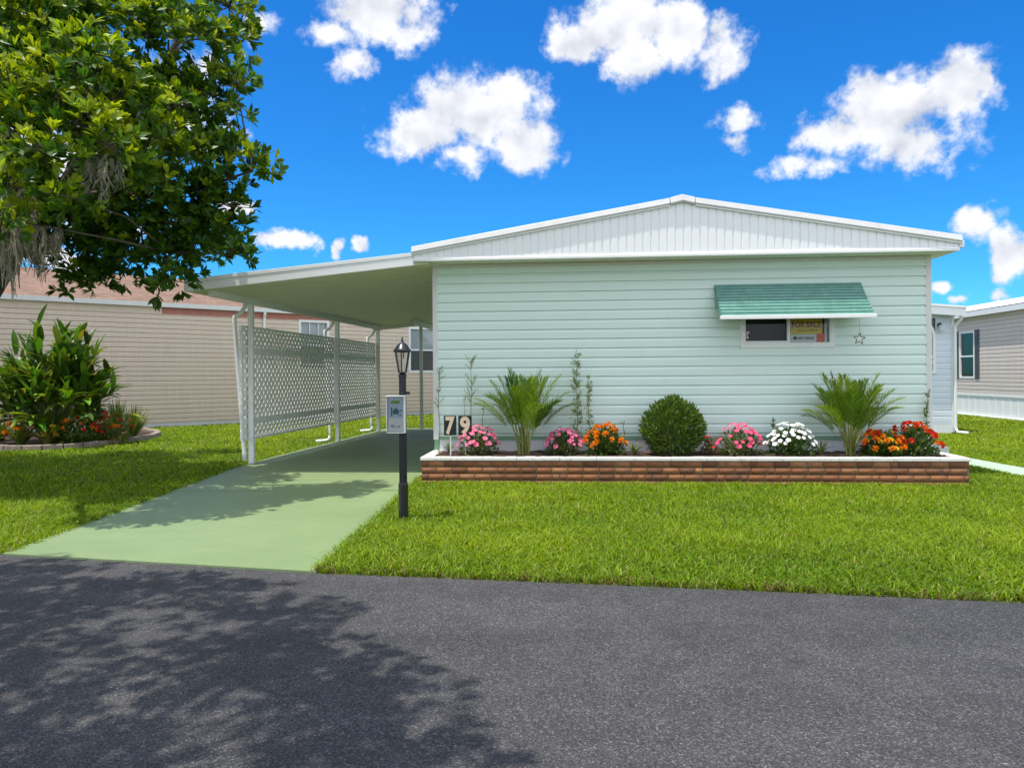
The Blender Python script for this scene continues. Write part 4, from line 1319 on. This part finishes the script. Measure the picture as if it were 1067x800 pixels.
# palms
def palm(label, base, height, spread, seed):
    random.seed(seed)
    t = thing('areca_palm', label, 'palm', base, 0, 'small palms in the brick planter')
    mb = MB()
    for i in range(18):
        a = random.uniform(0, 6.28); r0 = random.uniform(.01, .09); sp_ = random.uniform(.6, 1.8)
        ca_, sa_ = math.cos(a), math.sin(a) * .7
        mb.tube([(ca_ * r0, sa_ * r0, -.02), (ca_ * (r0 + .02 * sp_), sa_ * (r0 + .02 * sp_), height * .16), (ca_ * (r0 + .075 * sp_), sa_ * (r0 + .075 * sp_), height * random.uniform(.32, .44))], [.015, .012, .006], 6, cap=False)
    mb.build('stems', M['palmstem'], t, smooth=True, recalc=False)
    nf = 25
    for i in range(nf):
        a = i * 2.399 + random.uniform(-.12, .12)
        lean = (.18 + .74 * (i / nf)) * random.uniform(.92, 1.08)
        L = height * random.uniform(.88, 1.08) * (1.06 if lean < .5 else (.92 if lean < .8 else .78))
        d = Vector((math.cos(a) * math.sin(lean * .8), math.sin(a) * math.sin(lean * .8) * .5, math.cos(lean * .8)))
        p = Vector((math.cos(a) * .04, math.sin(a) * .04, height * .05))
        seg = 16; pts = []; ds = []
        for k in range(seg + 1):
            pts.append(p.copy()); ds.append(d.copy())
            p = p + d * (L / seg)
            d = (d + Vector((0, 0, -1)) * (.045 + .055 * lean) * (k / seg) * 1.6).normalized()
        sp = Soup()
        # rachis as a thin strip pair
        rc = np.array([[.17, .20, .04]])
        rv, rq = [], []
        for k in range(seg + 1):
            s = ds[k].cross(Vector((0, 0, 1)))
            s = s.normalized() if s.length > 1e-3 else Vector((1, 0, 0))
            ww = .007 * (1 - .8 * k / seg)
            rv += [tuple(pts[k] - s * ww), tuple(pts[k] + s * ww)]
        for k in range(seg): rq.append((2 * k, 2 * k + 1, 2 * k + 3, 2 * k + 2))
        sp.add(np.array(rv), np.array(rq), np.tile(rc, (len(rv), 1)))
        col0 = random.choice([(.10, .20, .012), (.15, .25, .014), (.20, .29, .016), (.055, .125, .010)])
        nlf = 32
        for sd in (-1, 1):
            B, D, UPV, LN = [], [], [], []
            for k in range(nlf):
                f = .42 + .58 * k / (nlf - 1)
                x = f * seg; i0 = min(int(x), seg - 1); fr = x - i0
                q = pts[i0].lerp(pts[i0 + 1], fr); dd = ds[i0]
                s = dd.cross(Vector((0, 0, 1)))
                s = s.normalized() if s.length > 1e-3 else Vector((1, 0, 0))
                up = s.cross(dd).normalized()
                dirn = dd * (.70 + .6 * f) + s * sd * (1.0 - .35 * f) + up * random.uniform(.1, .45) + Vector((random.uniform(-.1, .1), random.uniform(-.1, .1), random.uniform(-.15, .05)))
                B.append(tuple(q)); D.append(tuple(dirn)); UPV.append(tuple(up))
                LN.append((.31 * math.sin(math.pi * (.18 + .72 * (f - .42) / .58)) + .03) * random.uniform(.85, 1.1) * height / 1.15)
            LN = np.array(LN)
            cc = np.clip(np.array([col0]) * rng.uniform(.8, 1.25, (nlf, 1)), 0, 1)
            sp.add(*leaves(np.array(B), np.array(D), np.array(UPV), LN, np.full(nlf, .0195), cc, .25, .16, .4))
        sp.build('frond', M['palm'], t)
    return t
palm('young palm between the two pink flowering plants', pl(546, -.5), 1.03, 1.0, 3)
palm('young palm between the white and red flowers', pl(886, -.5), 1.00, 1.0, 9)

# tall weedy stems against the wall
def weed(label, px, top_py, v=-.2, bushy=0, lean=0.0, name='tall_weed', base_z=SZ, wid=.1, density=1.0):
    u = u_at(px, v, 420); h = z_at(px, top_py, u, v) - base_z
    t = thing(name, label, 'plant', H(u, v, base_z), HYAW, 'thin weeds growing against the siding')
    mb = MB()
    pts = [Vector((lean * (k / 6) + .012 * math.sin(k * 1.7 + px), 0, h * k / 6)) for k in range(7)]
    mb.tube(pts, [.008 - .0009 * k for k in range(7)], 5, cap=False)
    sp = Soup()
    nb_ = int((16 + 60 * bushy) * h * density)
    for i in range(nb_):
        f = random.uniform(.1 if bushy else .5, 1)
        x = f * 6; i0 = min(int(x), 5); p = pts[i0].lerp(pts[i0 + 1], x - i0)
        a = random.uniform(0, 6.28)
        L = wid * random.uniform(.5, 1.2) * (1 - .45 * f)
        dd = Vector((math.cos(a), math.sin(a) * .5, random.uniform(.6, 1.6))).normalized()
        e_ = p + dd * L * 1.6
        if not bushy: mb.tube([p, e_], .0035, 4, cap=False)
        k = 5 if bushy else 4
        B = np.array([tuple(p.lerp(e_, q)) for q in np.linspace(.2, 1, k)])
        D = np.tile(np.array([tuple(dd)]), (k, 1)) + rng.normal(size=(k, 3)) * .5
        sp.add(*leaves(B, D, rand_dirs(k), np.full(k, .05 if bushy else .035), np.full(k, .012), cols(k, (.11, .17, .045), (.20, .26, .08), .2), .1, .05, .5))
    mb.build('stem', M['stem'], t, recalc=False)
    sp.build('foliage', M['plant'], t)
random.seed(4)
weed('tall thin branching weed rising behind the nine plate', 491, 374, wid=.15)
weed('dense upright feathery weed right of the left palm', 601, 371, bushy=1, wid=.07, density=1.3)
weed('shorter feathery weed next to the dense upright one', 614.5, 394, bushy=1, wid=.045, lean=-.02)
weed('bare thin stalk left of the branching weed', 483.5, 415, density=.3, wid=.04)
weed('bare leaning stalk right of the branching weed', 501, 417, density=.3, wid=.04, lean=.05)
weed('wispy weed climbing the white left corner post', 457.5, 382, v=-.10, wid=.09, density=.8)
weed('wispy green vine climbing the right corner post', 966, 408, v=-.10, bushy=1, wid=.03, density=.7)
weed('small stalk between rose pink and white flowers', 806, 440, bushy=1, wid=.05)
weed('thin stalk left of the round bush', 650, 439, density=.6, wid=.05)
def small(label, px, hgt, v=-.55):
    tuft('small_weed', label, pl(px, v), hgt, hgt * .7, 26, .018, (.08, .13, .03), (.18, .22, .06), 'small weeds in the mulch')
small('small green weed between orange flowers and round bush', 661, .22)
small('small green weed between white flowers and right palm', 855, .22)
small('small grey green weed under the seven plate', 468, .16, -.3)
small('little weed between the two pink plants at palm foot', 572, .10)
small('little weed left of the rose pink flowers', 752, .10)

# house number plates
def number_plate(ch_, label, px0, px1, py0, py1, v):
    u0, u1 = u_at(px0, v, py0), u_at(px1, v, py0)
    uc = (u0 + u1) / 2
    z0, z1 = z_at(px0, py1, uc, v), z_at(px0, py0, uc, v)
    t = thing('house_number_plate', label, 'number sign', H(uc, v, SZ), HYAW, 'house number plates')
    hw_ = (u1 - u0) / 2; zb = z0 - SZ; zt = z1 - SZ
    MB().box(-hw_, hw_, -.006, .006, zb, zt).build('plate', M['black'], t, bevel=.003)
    lettering('numeral', ch_, .3, (0, -.0085, (zb + zt) / 2), M['numeral'], t, .012, hw_ * 2 * .74, (zt - zb) * .92)
    MB().box(-.008, .012, .0065, .0165, -.02, zt * .8).build('stake', M['trim'], t)
number_plate('7', 'black plate with tan numeral seven on a stake', 462.5, 475.5, 433, 453.5, -.62)
number_plate('9', 'black plate with tan numeral nine behind pink flowers', 477.5, 491.5, 433, 453.5, -.62)

# ------------------------------------------------------------------ lamp post
lx, ly = gp(420.5, 542)
lamp = thing('lamp_post', 'black lamp post with glass lantern at the driveway edge of the lawn', 'lamp post', (lx, ly, 0))
tilt = .012
def lz(py): return CAM_H + ray(418, py)[1] * ly
mb = MB()
zs = lz(503)
mb.lathe([(.050, 0), (.050, zs - .01), (.046, zs)], n=20)
mb.build('base_sleeve', M['black'], lamp, smooth=False)
ztop = lz(393)
prof = []
mb = MB()
nfl = 24
def flute(r0, r1, z0, z1):
    o = len(mb.v)
    for r_, z in ((r0, z0), (r1, z1)):
        for k in range(nfl * 2):
            a = math.pi * k / nfl; rr = r_ * (1 if k % 2 else .93)
            mb.v.append((rr * math.cos(a), rr * math.sin(a), z))
    m = nfl * 2
    for k in range(m): mb.f.append((o + k, o + (k + 1) % m, o + m + (k + 1) % m, o + m + k))
flute(.041, .037, zs - .02, ztop)
mb.lathe([(.037, ztop - .002), (.044, ztop), (.044, ztop + .02), (.036, ztop + .03), (.03, ztop + .035)], n=20)
mb.build('pole', M['black'], lamp)
lb, lt, lr = lz(388.5), lz(366.5), lz(355)
lan = MB().lathe([(.034, ztop + .034), (.022, ztop + .05), (.03, lb - .005), (.048, lb), (.042, lb + .008)], n=20).build('lantern', M['black'], lamp)
HX = 6
def ringp(r, z, n=HX, ph=0): return [(r * math.cos(2 * math.pi * (k + .5) / n + ph), r * math.sin(2 * math.pi * (k + .5) / n + ph), z) for k in range(n)]
mb = MB()
A_, B_ = ringp(.042, lb + .004), ringp(.080, lt)
for k in range(HX):
    mb.tube([A_[k], B_[k]], .0065, 6)
    mb.tube([A_[k], A_[(k + 1) % HX]], .006, 6); mb.tube([B_[k], B_[(k + 1) % HX]], .007, 6)
mb.build('lantern_ribs', M['black'], lan)
A2, B2 = ringp(.039, lb + .006), ringp(.077, lt - .004)
MB().add(A2 + B2, [(k, (k + 1) % HX, HX + (k + 1) % HX, HX + k) for k in range(HX)]).build('lantern_glass', M['lampglass'], lan)
MB().lathe([(.095, lt), (.097, lt + .008), (.080, lt + .03), (.057, lt + .065), (.03, lt + .09), (.012, lt + .10), (.014, lt + .112), (.007, lt + .125), (.011, lt + .138), (.003, lt + .155)], n=20).build('lantern_roof', M['black'], lan, smooth=True)
MB().lathe([(.014, lb), (.014, lb + .04), (.012, lb + .042), (.020, lb + .07), (.020, lb + .13), (.006, lb + .16)], n=12).build('bulb', M['bulb'], lan, smooth=True)
MB().box(.036, .075, -.01, .01, lz(411) , lz(408)).build('photocell', M['black'], lamp)

# flyer box on the post
fx0, fx1 = ray(404.5, 430)[0] * ly, ray(424, 430)[0] * ly
fz0, fz1 = lz(450.5), lz(413)
fb = thing('flyer_box', 'grey plastic flyer box with printed leaflet strapped to the lamp post', 'flyer box', ((fx0 + fx1) / 2, ly - .055, fz0), R(-7))
fw_ = (fx1 - fx0) / 2; fh = fz1 - fz0
mb = MB()
mb.box(-fw_, fw_, .0, .006, 0, fh); mb.box(-fw_, -fw_ + .008, -.045, 0, 0, fh * .97); mb.box(fw_ - .014, fw_, -.045, 0, 0, fh); mb.box(-fw_ + .008, fw_ - .014, -.045, 0, 0, .008)
mb.box(-fw_ - .006, fw_ + .006, -.055, .008, fh, fh + .012)
mb.build('case', M['grey'], fb, bevel=.003)
fl = MB().box(-fw_ + .014, fw_ - .022, -.026, -.024, .014, fh - .018).build('leaflet', M['sign_white'], fb)
iw0, iw1 = -fw_ + .014, fw_ - .022
MB().box(iw0, iw1, -.0275, -.0262, fh * .42, fh - .02).build('photo_print', M['flyer_blue'], fl)
mb = MB()
for k in range(7):
    x = iw0 + .03 + k * .012
    mb.add([(x, -.0285, fh * .80), (x + .022, -.0285, fh * .84 + .01 * math.sin(k)), (x + .018, -.0285, fh * .90), (x - .004, -.0285, fh * .86)], [(0, 1, 2, 3)])
mb.build('green_print', M['flyer_green'], fl, recalc=False)
mb = MB()
mb.box(iw0 + .03, iw0 + .045, -.0285, -.0277, fh * .46, fh * .70)
mb.prism([(iw0 + .05, fh * .52), (iw0 + .115, fh * .52), (iw0 + .115, fh * .62), (iw0 + .083, fh * .70), (iw0 + .05, fh * .62)], -.0285, -.0277, 'y')
mb.box(iw0 + .12, iw1 - .012, -.0285, -.0277, fh * .60, fh * .63); mb.box(iw0 + .12, iw1 - .02, -.0285, -.0277, fh * .47, fh * .51)
mb.build('house_print', M['flyer_teal'], fl)
mb = MB()
for a_, b_, z in ((.03, .075, .17), (.095, .125, .17), (.03, .05, .20)):
    mb.box(iw0 + a_, iw0 + b_, -.0285, -.0277, fh * z, fh * z + .008)
mb.build('text_print', M['ink'], fl)
MB().box(-fw_ + .01, fw_ - .016, -.0440, -.0425, .010, fh - .01).build('clear_front', M['clear'], fb)
mb = MB().tube([(.0, .055 + .05 * math.cos(a), fh * .7) if False else (.012 + .048 * math.sin(a), .055 + .048 * math.cos(a) - .0, fh * .72) for a in np.linspace(0.4, 2 * math.pi - .4, 14)], .004, 5)
mb.build('strap', M['black'], fb)

# ------------------------------------------------------------------ neighbour on the left
NA = Vector((-10.9, 21.9)); ND = Vector((.762, .648)); NYAW = math.atan2(ND.y, ND.x)
def n_s(px):
    k = ray(px, 390)[0]
    return (k * NA.y - NA.x) / (ND.x - k * ND.y)
nh = thing('beige_house', 'beige sided house with orange shingle roof behind the carport', 'house', (NA.x, NA.y, 0), NYAW)
S0, S1 = -9.0, 16.0
EZ = 3.62
w1 = (n_s(311), n_s(343), 1.70, 3.44); w2 = (n_s(425.5), n_s(425.5) + 1.55, 1.62, 3.36)
mb = MB()
for a, b_ in ((S0, w1[0]), (w1[1], w2[0]), (w2[1], S1)):
    siding(mb, a, b_, .16, EZ - .2, .142, 0, 0, .036)
for wv in (w1, w2):
    siding(mb, wv[0], wv[1], .16, wv[2], .142, 0, 0, .036)
    if wv[3] < EZ - .2: siding(mb, wv[0], wv[1], wv[3], EZ - .2, .142, 0, 0, .036)
mb.build('front_siding', M['beige'], nh, recalc=False)
MB().box(S0, S1, -.02, .05, 0, .158).build('foundation_strip', M['trim'], nh)
mb = MB().box(S0, S0 + .03, .06, 7.5, 0, EZ).box(S1 - .03, S1, .06, 7.5, 0, EZ).box(S0, S1, 7.47, 7.5, 0, EZ)
mb.build('side_walls', M['beige'], nh)
MB().box(S0, .5, -.03, .02, EZ - .2, EZ - .001).build('frieze_board', M['beige'], nh)
MB().box(.502, 7.5, -.032, .02, EZ - .2, EZ - .001).build('frieze_board', M['red'], nh)['label'] = 'faded red board under the gutter'
MB().box(7.502, S1, -.03, .02, EZ - .2, EZ - .001).build('frieze_board', M['trim'], nh)
MB().prism([(-.16, EZ - .0), (-.18, EZ + .13), (-.04, EZ + .13), (-.04, EZ)], S0 - .2, S1 + .2, 'x').build('gutter', M['white'], nh)
mb = MB()
hz_ = 5.0
mb.prism([(-.10, EZ + .135), (3.75, hz_), (7.6, EZ + .135), (7.6, EZ + .03), (-.035, EZ + .03)], S0 - .3, S1 + .3, 'x')
mb.build('roof', M['shingle'], nh)
def nwin(wv, mullions, parent, blind_mat):
    a, b_, z0, z1 = wv
    mb = MB(); f = .09
    mb.box(a, b_, -.05, .03, z0, z0 + f).box(a, b_, -.05, .03, z1 - f, z1).box(a, a + f, -.05, .03, z0 + f, z1 - f).box(b_ - f, b_, -.05, .03, z0 + f, z1 - f)
    fr = mb.build('window', M['white'], parent, bevel=.006)
    mb = MB(); zm = (z0 + z1) / 2
    mb.box(a + f, b_ - f, -.03, .01, zm - .03, zm + .03)
    for k in range(1, mullions):
        xx = a + f + (b_ - a - 2 * f) * k / mullions
        mb.box(xx - .014, xx + .014, -.022, .002, zm + .03, z1 - f)
    mb.build('sash_bar', M['white'], fr)
    MB().box(a + f, b_ - f, .012, .016, z0 + f, z1 - f).build('pane', M['glass'], fr)
    MB().box(a + f * .5, b_ - f * .5, .075, .08, zm, z1 - f * .5).build('blind', blind_mat, fr)
    MB().box(a + f * .5, b_ - f * .5, .082, .09, z0 + f * .5, zm).build('insect_screen', M['screen'], fr)
nwin(w1, 3, nh, M['blind']); nwin(w2, 1, nh, M['blind'])
sd = n_s(275)
MB().tube([(sd, -.12, EZ + .02), (sd, -.12, EZ - .08), (sd, -.07, EZ - .2), (sd, -.07, .1)], .045, 8).build('downspout', M['white'], nh)

# ------------------------------------------------------------------ annex and tan house on the right
AV = 7.54; AU0, AU1 = 7.30, u_at(994, 7.54, 400)
an = thing('annex_room', 'pale blue white sided room behind the right corner of the house', 'building', H(AU0, AV, 0), HYAW)
aw_ = AU1 - AU0
wa0, wa1, wz0, wz1 = u_at(974.5, AV, 360) - AU0 - 1.0, u_at(974.5, AV, 360) - AU0, z_at(974, 389, 10.9, AV), z_at(972, 330, 10.9, AV)
mb = MB()
siding(mb, 0, wa0, .30, 3.02, .142, 0, .02, .014); siding(mb, wa1, aw_ - .06, .30, 3.02, .142, 0, .02, .014)
siding(mb, wa0, wa1, .30, wz0, .142, 0, .02, .014); siding(mb, wa0, wa1, wz1, 3.02, .142, 0, .02, .014)
mb.build('front_siding', M['bluewhite'], an, recalc=False)
MB().box(aw_ - .03, aw_, .02, 5, 0, 2.9).build('side_wall', M['bluewhite'], an)
MB().box(aw_ - .062, aw_ + .005, -.03, .05, .05, 2.93).build('corner_trim', M['white'], an, bevel=.004)
MB().box(0, aw_ - .064, -.012, .03, 0, .298).build('skirting', M['skirt'], an)
mb = MB()
def az_(x): return 3.02 + (aw_ + .12 - x) * .085
vs = []
for x in (0.02, aw_ + .14):
    z = az_(x)
    vs += [(x, -.32, z - .19), (x, -.32, z), (x, -.27, z), (x, -.27, z - .19)]
mb.add(vs, [(0, 1, 2, 3), (7, 6, 5, 4), (0, 4, 5, 1), (1, 5, 6, 2), (2, 6, 7, 3), (3, 7, 4, 0)])
vs = []
for x in (0.02, aw_ + .14):
    z = az_(x)
    vs += [(x, -.345, z + .001), (x, -.345, z + .05), (x, -.27, z + .05), (x, -.27, z + .001)]
mb.add(vs, [(0, 1, 2, 3), (7, 6, 5, 4), (0, 4, 5, 1), (1, 5, 6, 2), (2, 6, 7, 3), (3, 7, 4, 0)])
mb.build('fascia', M['white_clean'], an)
mb = MB(); vs = []
for x in (0.02, aw_ + .13):
    z = az_(x)
    vs += [(x, -.268, z - .15), (x, -.268, z + .03), (x, 5.2, z + .03), (x, 5.2, z - .15)]
mb.add(vs, [(0, 1, 2, 3), (7, 6, 5, 4), (0, 4, 5, 1), (1, 5, 6, 2), (2, 6, 7, 3), (3, 7, 4, 0)])
mb.build('roof', M['white'], an)
# arched window
mb = MB(); f = .07
zc = wz1 - .5
mb.box(wa0, wa0 + f, -.045, .03, wz0, zc).box(wa1 - f, wa1, -.045, .03, wz0, zc).box(wa0 + f, wa1 - f, -.045, .03, wz0, wz0 + f)
cx = (wa0 + wa1) / 2; K = 14
for k in range(K):
    a0, a1 = math.pi * k / K, math.pi * (k + 1) / K
    P = []
    for r_ in (.5, .43):
        for a in (a0, a1): P.append((cx + r_ * math.cos(a), zc + r_ * math.sin(a) * .99))
    mb.prism([P[0], P[1], P[3], P[2]], -.045, .03, 'y')
frw = mb.build('window', M['white'], an)
mb = MB().box(wa0 + f, wa1 - f, -.03, .01, zc - .64, zc - .56).box(wa0 + f, wa1 - f, -.03, .01, zc - .50, zc - .44).box(wa0 + f, wa1 - f, -.03, .01, zc - .02, zc + .03)
mb.build('sash_bar', M['white'], frw)
MB().box(wa0 + .02, wa1 - .02, .032, .036, wz0 + .02, wz1 - .01).build('pane', M['glass'], frw)
MB().box(wa0 + .01, wa1 - .01, .05, .06, wz0, wz1).build('room_behind', M['screen'], frw)
lu = u_at(980.5, AV - .1, 341) - AU0; lzz = z_at(980.5, 343, 11.1, AV)
sc_ = MB().lathe([(.05, 0), (.06, .02), (.02, .03)], n=12).build('wall_lamp', M['black'], an); sc_.rotation_euler = (R(90), 0, 0); sc_.location = (lu, -.016, lzz + .1)
MB().lathe([(.03, 0), (.06, .02), (.075, .14), (.02, .17)], n=10).build('wall_lamp_shade', M['grey'], an).location = (lu, -.14, lzz - .07)
MB().tube([(aw_ + .07, -.2, 2.86), (aw_ + .07, -.2, 2.76), (aw_ - .005, -.075, 2.60), (aw_ - .005, -.075, .16), (aw_ + .02, -.12, .06), (aw_ + .17, -.32, .05)], .036, 8).build('downspout', M['white'], an)

TU = 15.6
th = thing('tan_house', 'tan sided house with dark shutters and white skirting at the right edge', 'house', H(TU, 26, 0), HYAW + R(-90))
# local x runs toward the street (v decreasing), local y to the right (u increasing)
TL = 24
def tx(px): # local x of the ray through px
    k = ray(px, 380)[0]; c, s = math.cos(HYAW), math.sin(HYAW)
    v = (HO.x + TU * c - k * (HO.y + TU * s)) / (k * c + s)
    return 26 - v
mw = (tx(1000.5), tx(1016.5), 1.29, 2.88)
mb = MB()
for a, b_ in ((0, mw[0]), (mw[1], TL)): siding(mb, a, b_, .80, 3.36, .13, 0, 0, .024)
siding(mb, mw[0], mw[1], .80, mw[2], .13, 0, 0, .024); siding(mb, mw[0], mw[1], mw[3], 3.36, .13, 0, 0, .024)
mb.build('side_siding', M['tan'], th, recalc=False)
mb = MB(); x = 0
while x < TL - .01:
    mb.box(x, x + .385, -.004, .03, .06, .70); mb.box(x + .385, x + .40, -.018, .03, .06, .70); x += .4
mb.box(0, TL, -.03, .03, .701, .798)
mb.build('skirting', M['white'], th)
MB().box(0, TL, -.10, .05, 0, .058).build('footing', M['concrete'], th)
MB().prism([(-.26, 3.34), (-.27, 3.50), (-.12, 3.53), (-.02, 3.53), (-.02, 3.362), (-.25, 3.34)], -.3, TL + .3, 'x').build('eave_fascia', M['white'], th)
MB().prism([(-.26, 3.531), (4, 4.4), (8.3, 3.531)], -.3, TL + .3, 'x').build('roof', M['white'], th)
MB().box(0, TL, 7.9, 8, 0, 3.36).build('rear_wall', M['tan'], th)
mb = MB().box(0, .03, .06, 7.89, 0, 3.36).box(TL - .03, TL, .06, 7.89, 0, 3.36); mb.build('end_walls', M['tan'], th)
a, b_, z0, z1 = mw
mb = MB(); f = .06
mb.box(a, b_, -.04, .03, z0, z0 + f).box(a, b_, -.04, .03, z1 - f, z1).box(a, a + f, -.04, .03, z0 + f, z1 - f).box(b_ - f, b_, -.04, .03, z0 + f, z1 - f)
fr = mb.build('window', M['white'], th)
zm = (z0 + z1) / 2 - .05
MB().box(a + f, b_ - f, -.025, .01, zm - .025, zm + .025).build('sash_bar', M['white'], fr)
MB().box(a + f, b_ - f, .012, .016, z0 + f, z1 - f).build('pane', M['glass'], fr)
MB().box(a + .02, b_ - .02, .032, .04, z0, z1).build('room_behind', M['grey'], fr)
MB().add([(a + .07, .028, z1 - .05), (b_ - .05, .028, z1 - .05), (b_ - .25, .029, zm + .1), (a + .09, .028, zm - .05)], [(0, 1, 2, 3)]).build('curtain', M['blind'], fr)
for x0, x1 in ((tx(994.8), mw[0] - .03), (mw[1] + .03, tx(1021.5))):
    mb = MB().box(x0, x1, -.045, -.002, z0 - .02, z1 + .03)
    z = z0 + .05
    while z < z1 - .06:
        mb.box(x0 + .05, x1 - .05, -.056, -.044, z, z + .03); z += .05
    mb.build('shutter', M['shutter'], th)

# potted plants at the back of the carport
pb = H(-1.05, 9.15, .02)
pt = thing('potted_shrub', 'dark red leaved shrub in a pot at the carport rear by the wall', 'potted plant', pb)
MB().lathe([(.12, 0), (.17, .28), (.18, .30), (.16, .30)], n=14).build('pot', M['rust'], pt)
sp = Soup(); n = 240
pos = rng.normal(size=(n, 3)) * np.array([.13, .13, .32]) + np.array([0, 0, .75]); pos[:, 2] = np.clip(pos[:, 2], .3, 1.5)
sp.add(*leaves(pos, rand_dirs(n) + np.array([0, 0, .4]), rand_dirs(n), np.full(n, .15), np.full(n, .05), cols(n, (.05, .02, .015), (.14, .07, .04), .3), .2, .1, .5))
sp.build('foliage', M['plant'], pt)
MB().tube([(0, 0, .28), (.02, 0, .8), (0, .02, 1.2)], .014, 6).build('stem', M['stem'], pt)

# ------------------------------------------------------------------ lawn blades
rx_ = np.array([p[0] for p in road_far]); ry_ = np.array([p[1] for p in road_far])
drive_grass = [dl0 + Vector((.05, 0)), dr0 + Vector((-.035, 0)), dr1 + Vector((-.03, 0)), hl, back_r, back_l, H(-3.41, 2.2).xy, dl1 + Vector((.05, .0))]
plant_poly = [tuple(H(PU0 + .01, PV0 + .01).xy), tuple(H(PU1 - .01, PV0 + .01).xy), tuple(H(PU1 - .01, 0).xy), tuple(H(W, .02).xy), tuple(H(W, DEP).xy), tuple(H(0, DEP).xy), tuple(H(0, 0).xy), tuple(H(PU0 + .01, 0).xy)]
annex_poly = [tuple(H(7.2, AV).xy), tuple(H(AU1, AV).xy), tuple(H(AU1, AV + 5).xy), tuple(H(7.2, AV + 5).xy)]
tan_poly = [tuple(H(TU - .1, 2).xy), tuple(H(TU + 8, 2).xy), tuple(H(TU + 8, 26).xy), tuple(H(TU - .1, 26).xy)]
nei_poly = [(NA.x + ND.x * S0, NA.y + ND.y * S0), (NA.x + ND.x * S1, NA.y + ND.y * S1), (NA.x + ND.x * S1 - ND.y * 7, NA.y + ND.y * S1 + ND.x * 7), (NA.x + ND.x * S0 - ND.y * 7, NA.y + ND.y * S0 + ND.x * 7)]
bed_poly = [tuple(p) for p in bed_line]
def blades(x0, x1, y0, y1, dens, hgt, wid):
    n = int((x1 - x0) * (y1 - y0) * dens)
    x = rng.uniform(x0, x1, n); y = rng.uniform(y0, y1, n)
    ok = (np.abs(x) < y * .95 + 2.6) & (y > np.interp(x, rx_, ry_) + .012 + .03 * vnoise(x, y, 6, 9))
    for P in (drive_grass, walk_poly, plant_poly, annex_poly, tan_poly, nei_poly, bed_poly):
        ok &= ~in_poly(x, y, P)
    ok &= (np.hypot(x - lx, y - ly) > .055)
    x, y = x[ok], y[ok]; n = len(x)
    patch = vnoise(x, y, .9, 1); patch2 = vnoise(x, y, 2.6, 2); p3 = vnoise(x, y, .35, 3)
    h = hgt * rng.uniform(.5, 1.15, n) * (.8 + .4 * patch2)
    a = rng.uniform(0, 2 * math.pi, n); lean = rng.uniform(.45, 1.7, n)
    dx, dy = np.cos(a) * lean * h, np.sin(a) * lean * h
    b2 = a + math.pi / 2 + rng.uniform(-.6, .6, n)
    w_ = wid * rng.uniform(.7, 1.25, n) / 2
    sx, sy = np.cos(b2) * w_, np.sin(b2) * w_
    z = np.zeros(n)
    V = np.stack([
        np.stack([x - sx, y - sy, z], 1), np.stack([x + sx, y + sy, z], 1),
        np.stack([x + dx * .35 - sx, y + dy * .35 - sy, h * .68], 1), np.stack([x + dx * .35 + sx, y + dy * .35 + sy, h * .68], 1),
        np.stack([x + dx - sx * .15, y + dy - sy * .15, h], 1), np.stack([x + dx + sx * .15, y + dy + sy * .15, h], 1)], 1).reshape(-1, 3)
    o = np.arange(n)[:, None] * 6
    Q = np.concatenate([o + np.array([[0, 1, 3, 2]]), o + np.array([[2, 3, 5, 4]])], 0)
    t = np.clip(.45 * patch + .45 * patch2 + .5 * p3 + .45 * rng.random(n) - .40, 0, 1)[:, None]
    c = np.array([[.105, .21, .004]]) * (1 - t) + np.array([[.255, .36, .010]]) * t
    edge = np.clip(1 - (y - np.interp(x, rx_, ry_)) / .11, 0, 1)
    dry = (rng.random(n) < .05 + .75 * edge * (rng.random(n) < .8) + .12 * np.clip(p3 - .6, 0, 1) * 2)[:, None]
    c = np.where(dry, np.where(edge[:, None] > .05, np.array([[.20, .16, .06]]), np.array([[.32, .29, .09]])), c) * rng.uniform(.55, 1.4, (n, 1))
    return V, Q, np.repeat(c, 6, 0)
sp = Soup()
sp.add(*blades(-2.6, 7.6, 4.4, 7.4, 4600, .058, .0085))
sp.add(*blades(-2.6, 7.8, 7.4, 10.9, 2300, .060, .0095))
sp.add(*blades(7.6, 11.5, 1.5, 9.5, 1200, .058, .012))
tag(sp.build('grass', M['grass']), 'thick bright green lawn in front of the brick planter', 'grass', kind='stuff')
sp = Soup()
sp.add(*blades(-9, -1.6, 5.6, 9.5, 2600, .060, .0095))
sp.add(*blades(-13, -9, 5.6, 9.5, 900, .060, .013))
sp.add(*blades(-16, -2, 9.5, 14, 1100, .062, .014))
sp.add(*blades(-18, -2, 14, 22, 520, .062, .022))
sp.add(*blades(-14, 2, 22, 31, 220, .065, .035))
tag(sp.build('grass', M['grass']), 'shaded lawn between the driveway and the beige house', 'grass', kind='stuff')
sp = Soup()
sp.add(*blades(7.0, 9.5, 9.5, 14, 1500, .060, .012))
sp.add(*blades(6.5, 17, 11, 20, 700, .062, .018))
sp.add(*blades(8, 20, 20, 30, 300, .065, .03))
tag(sp.build('grass', M['grass']), 'sunlit lawn between walkway and tan house', 'grass', kind='stuff')
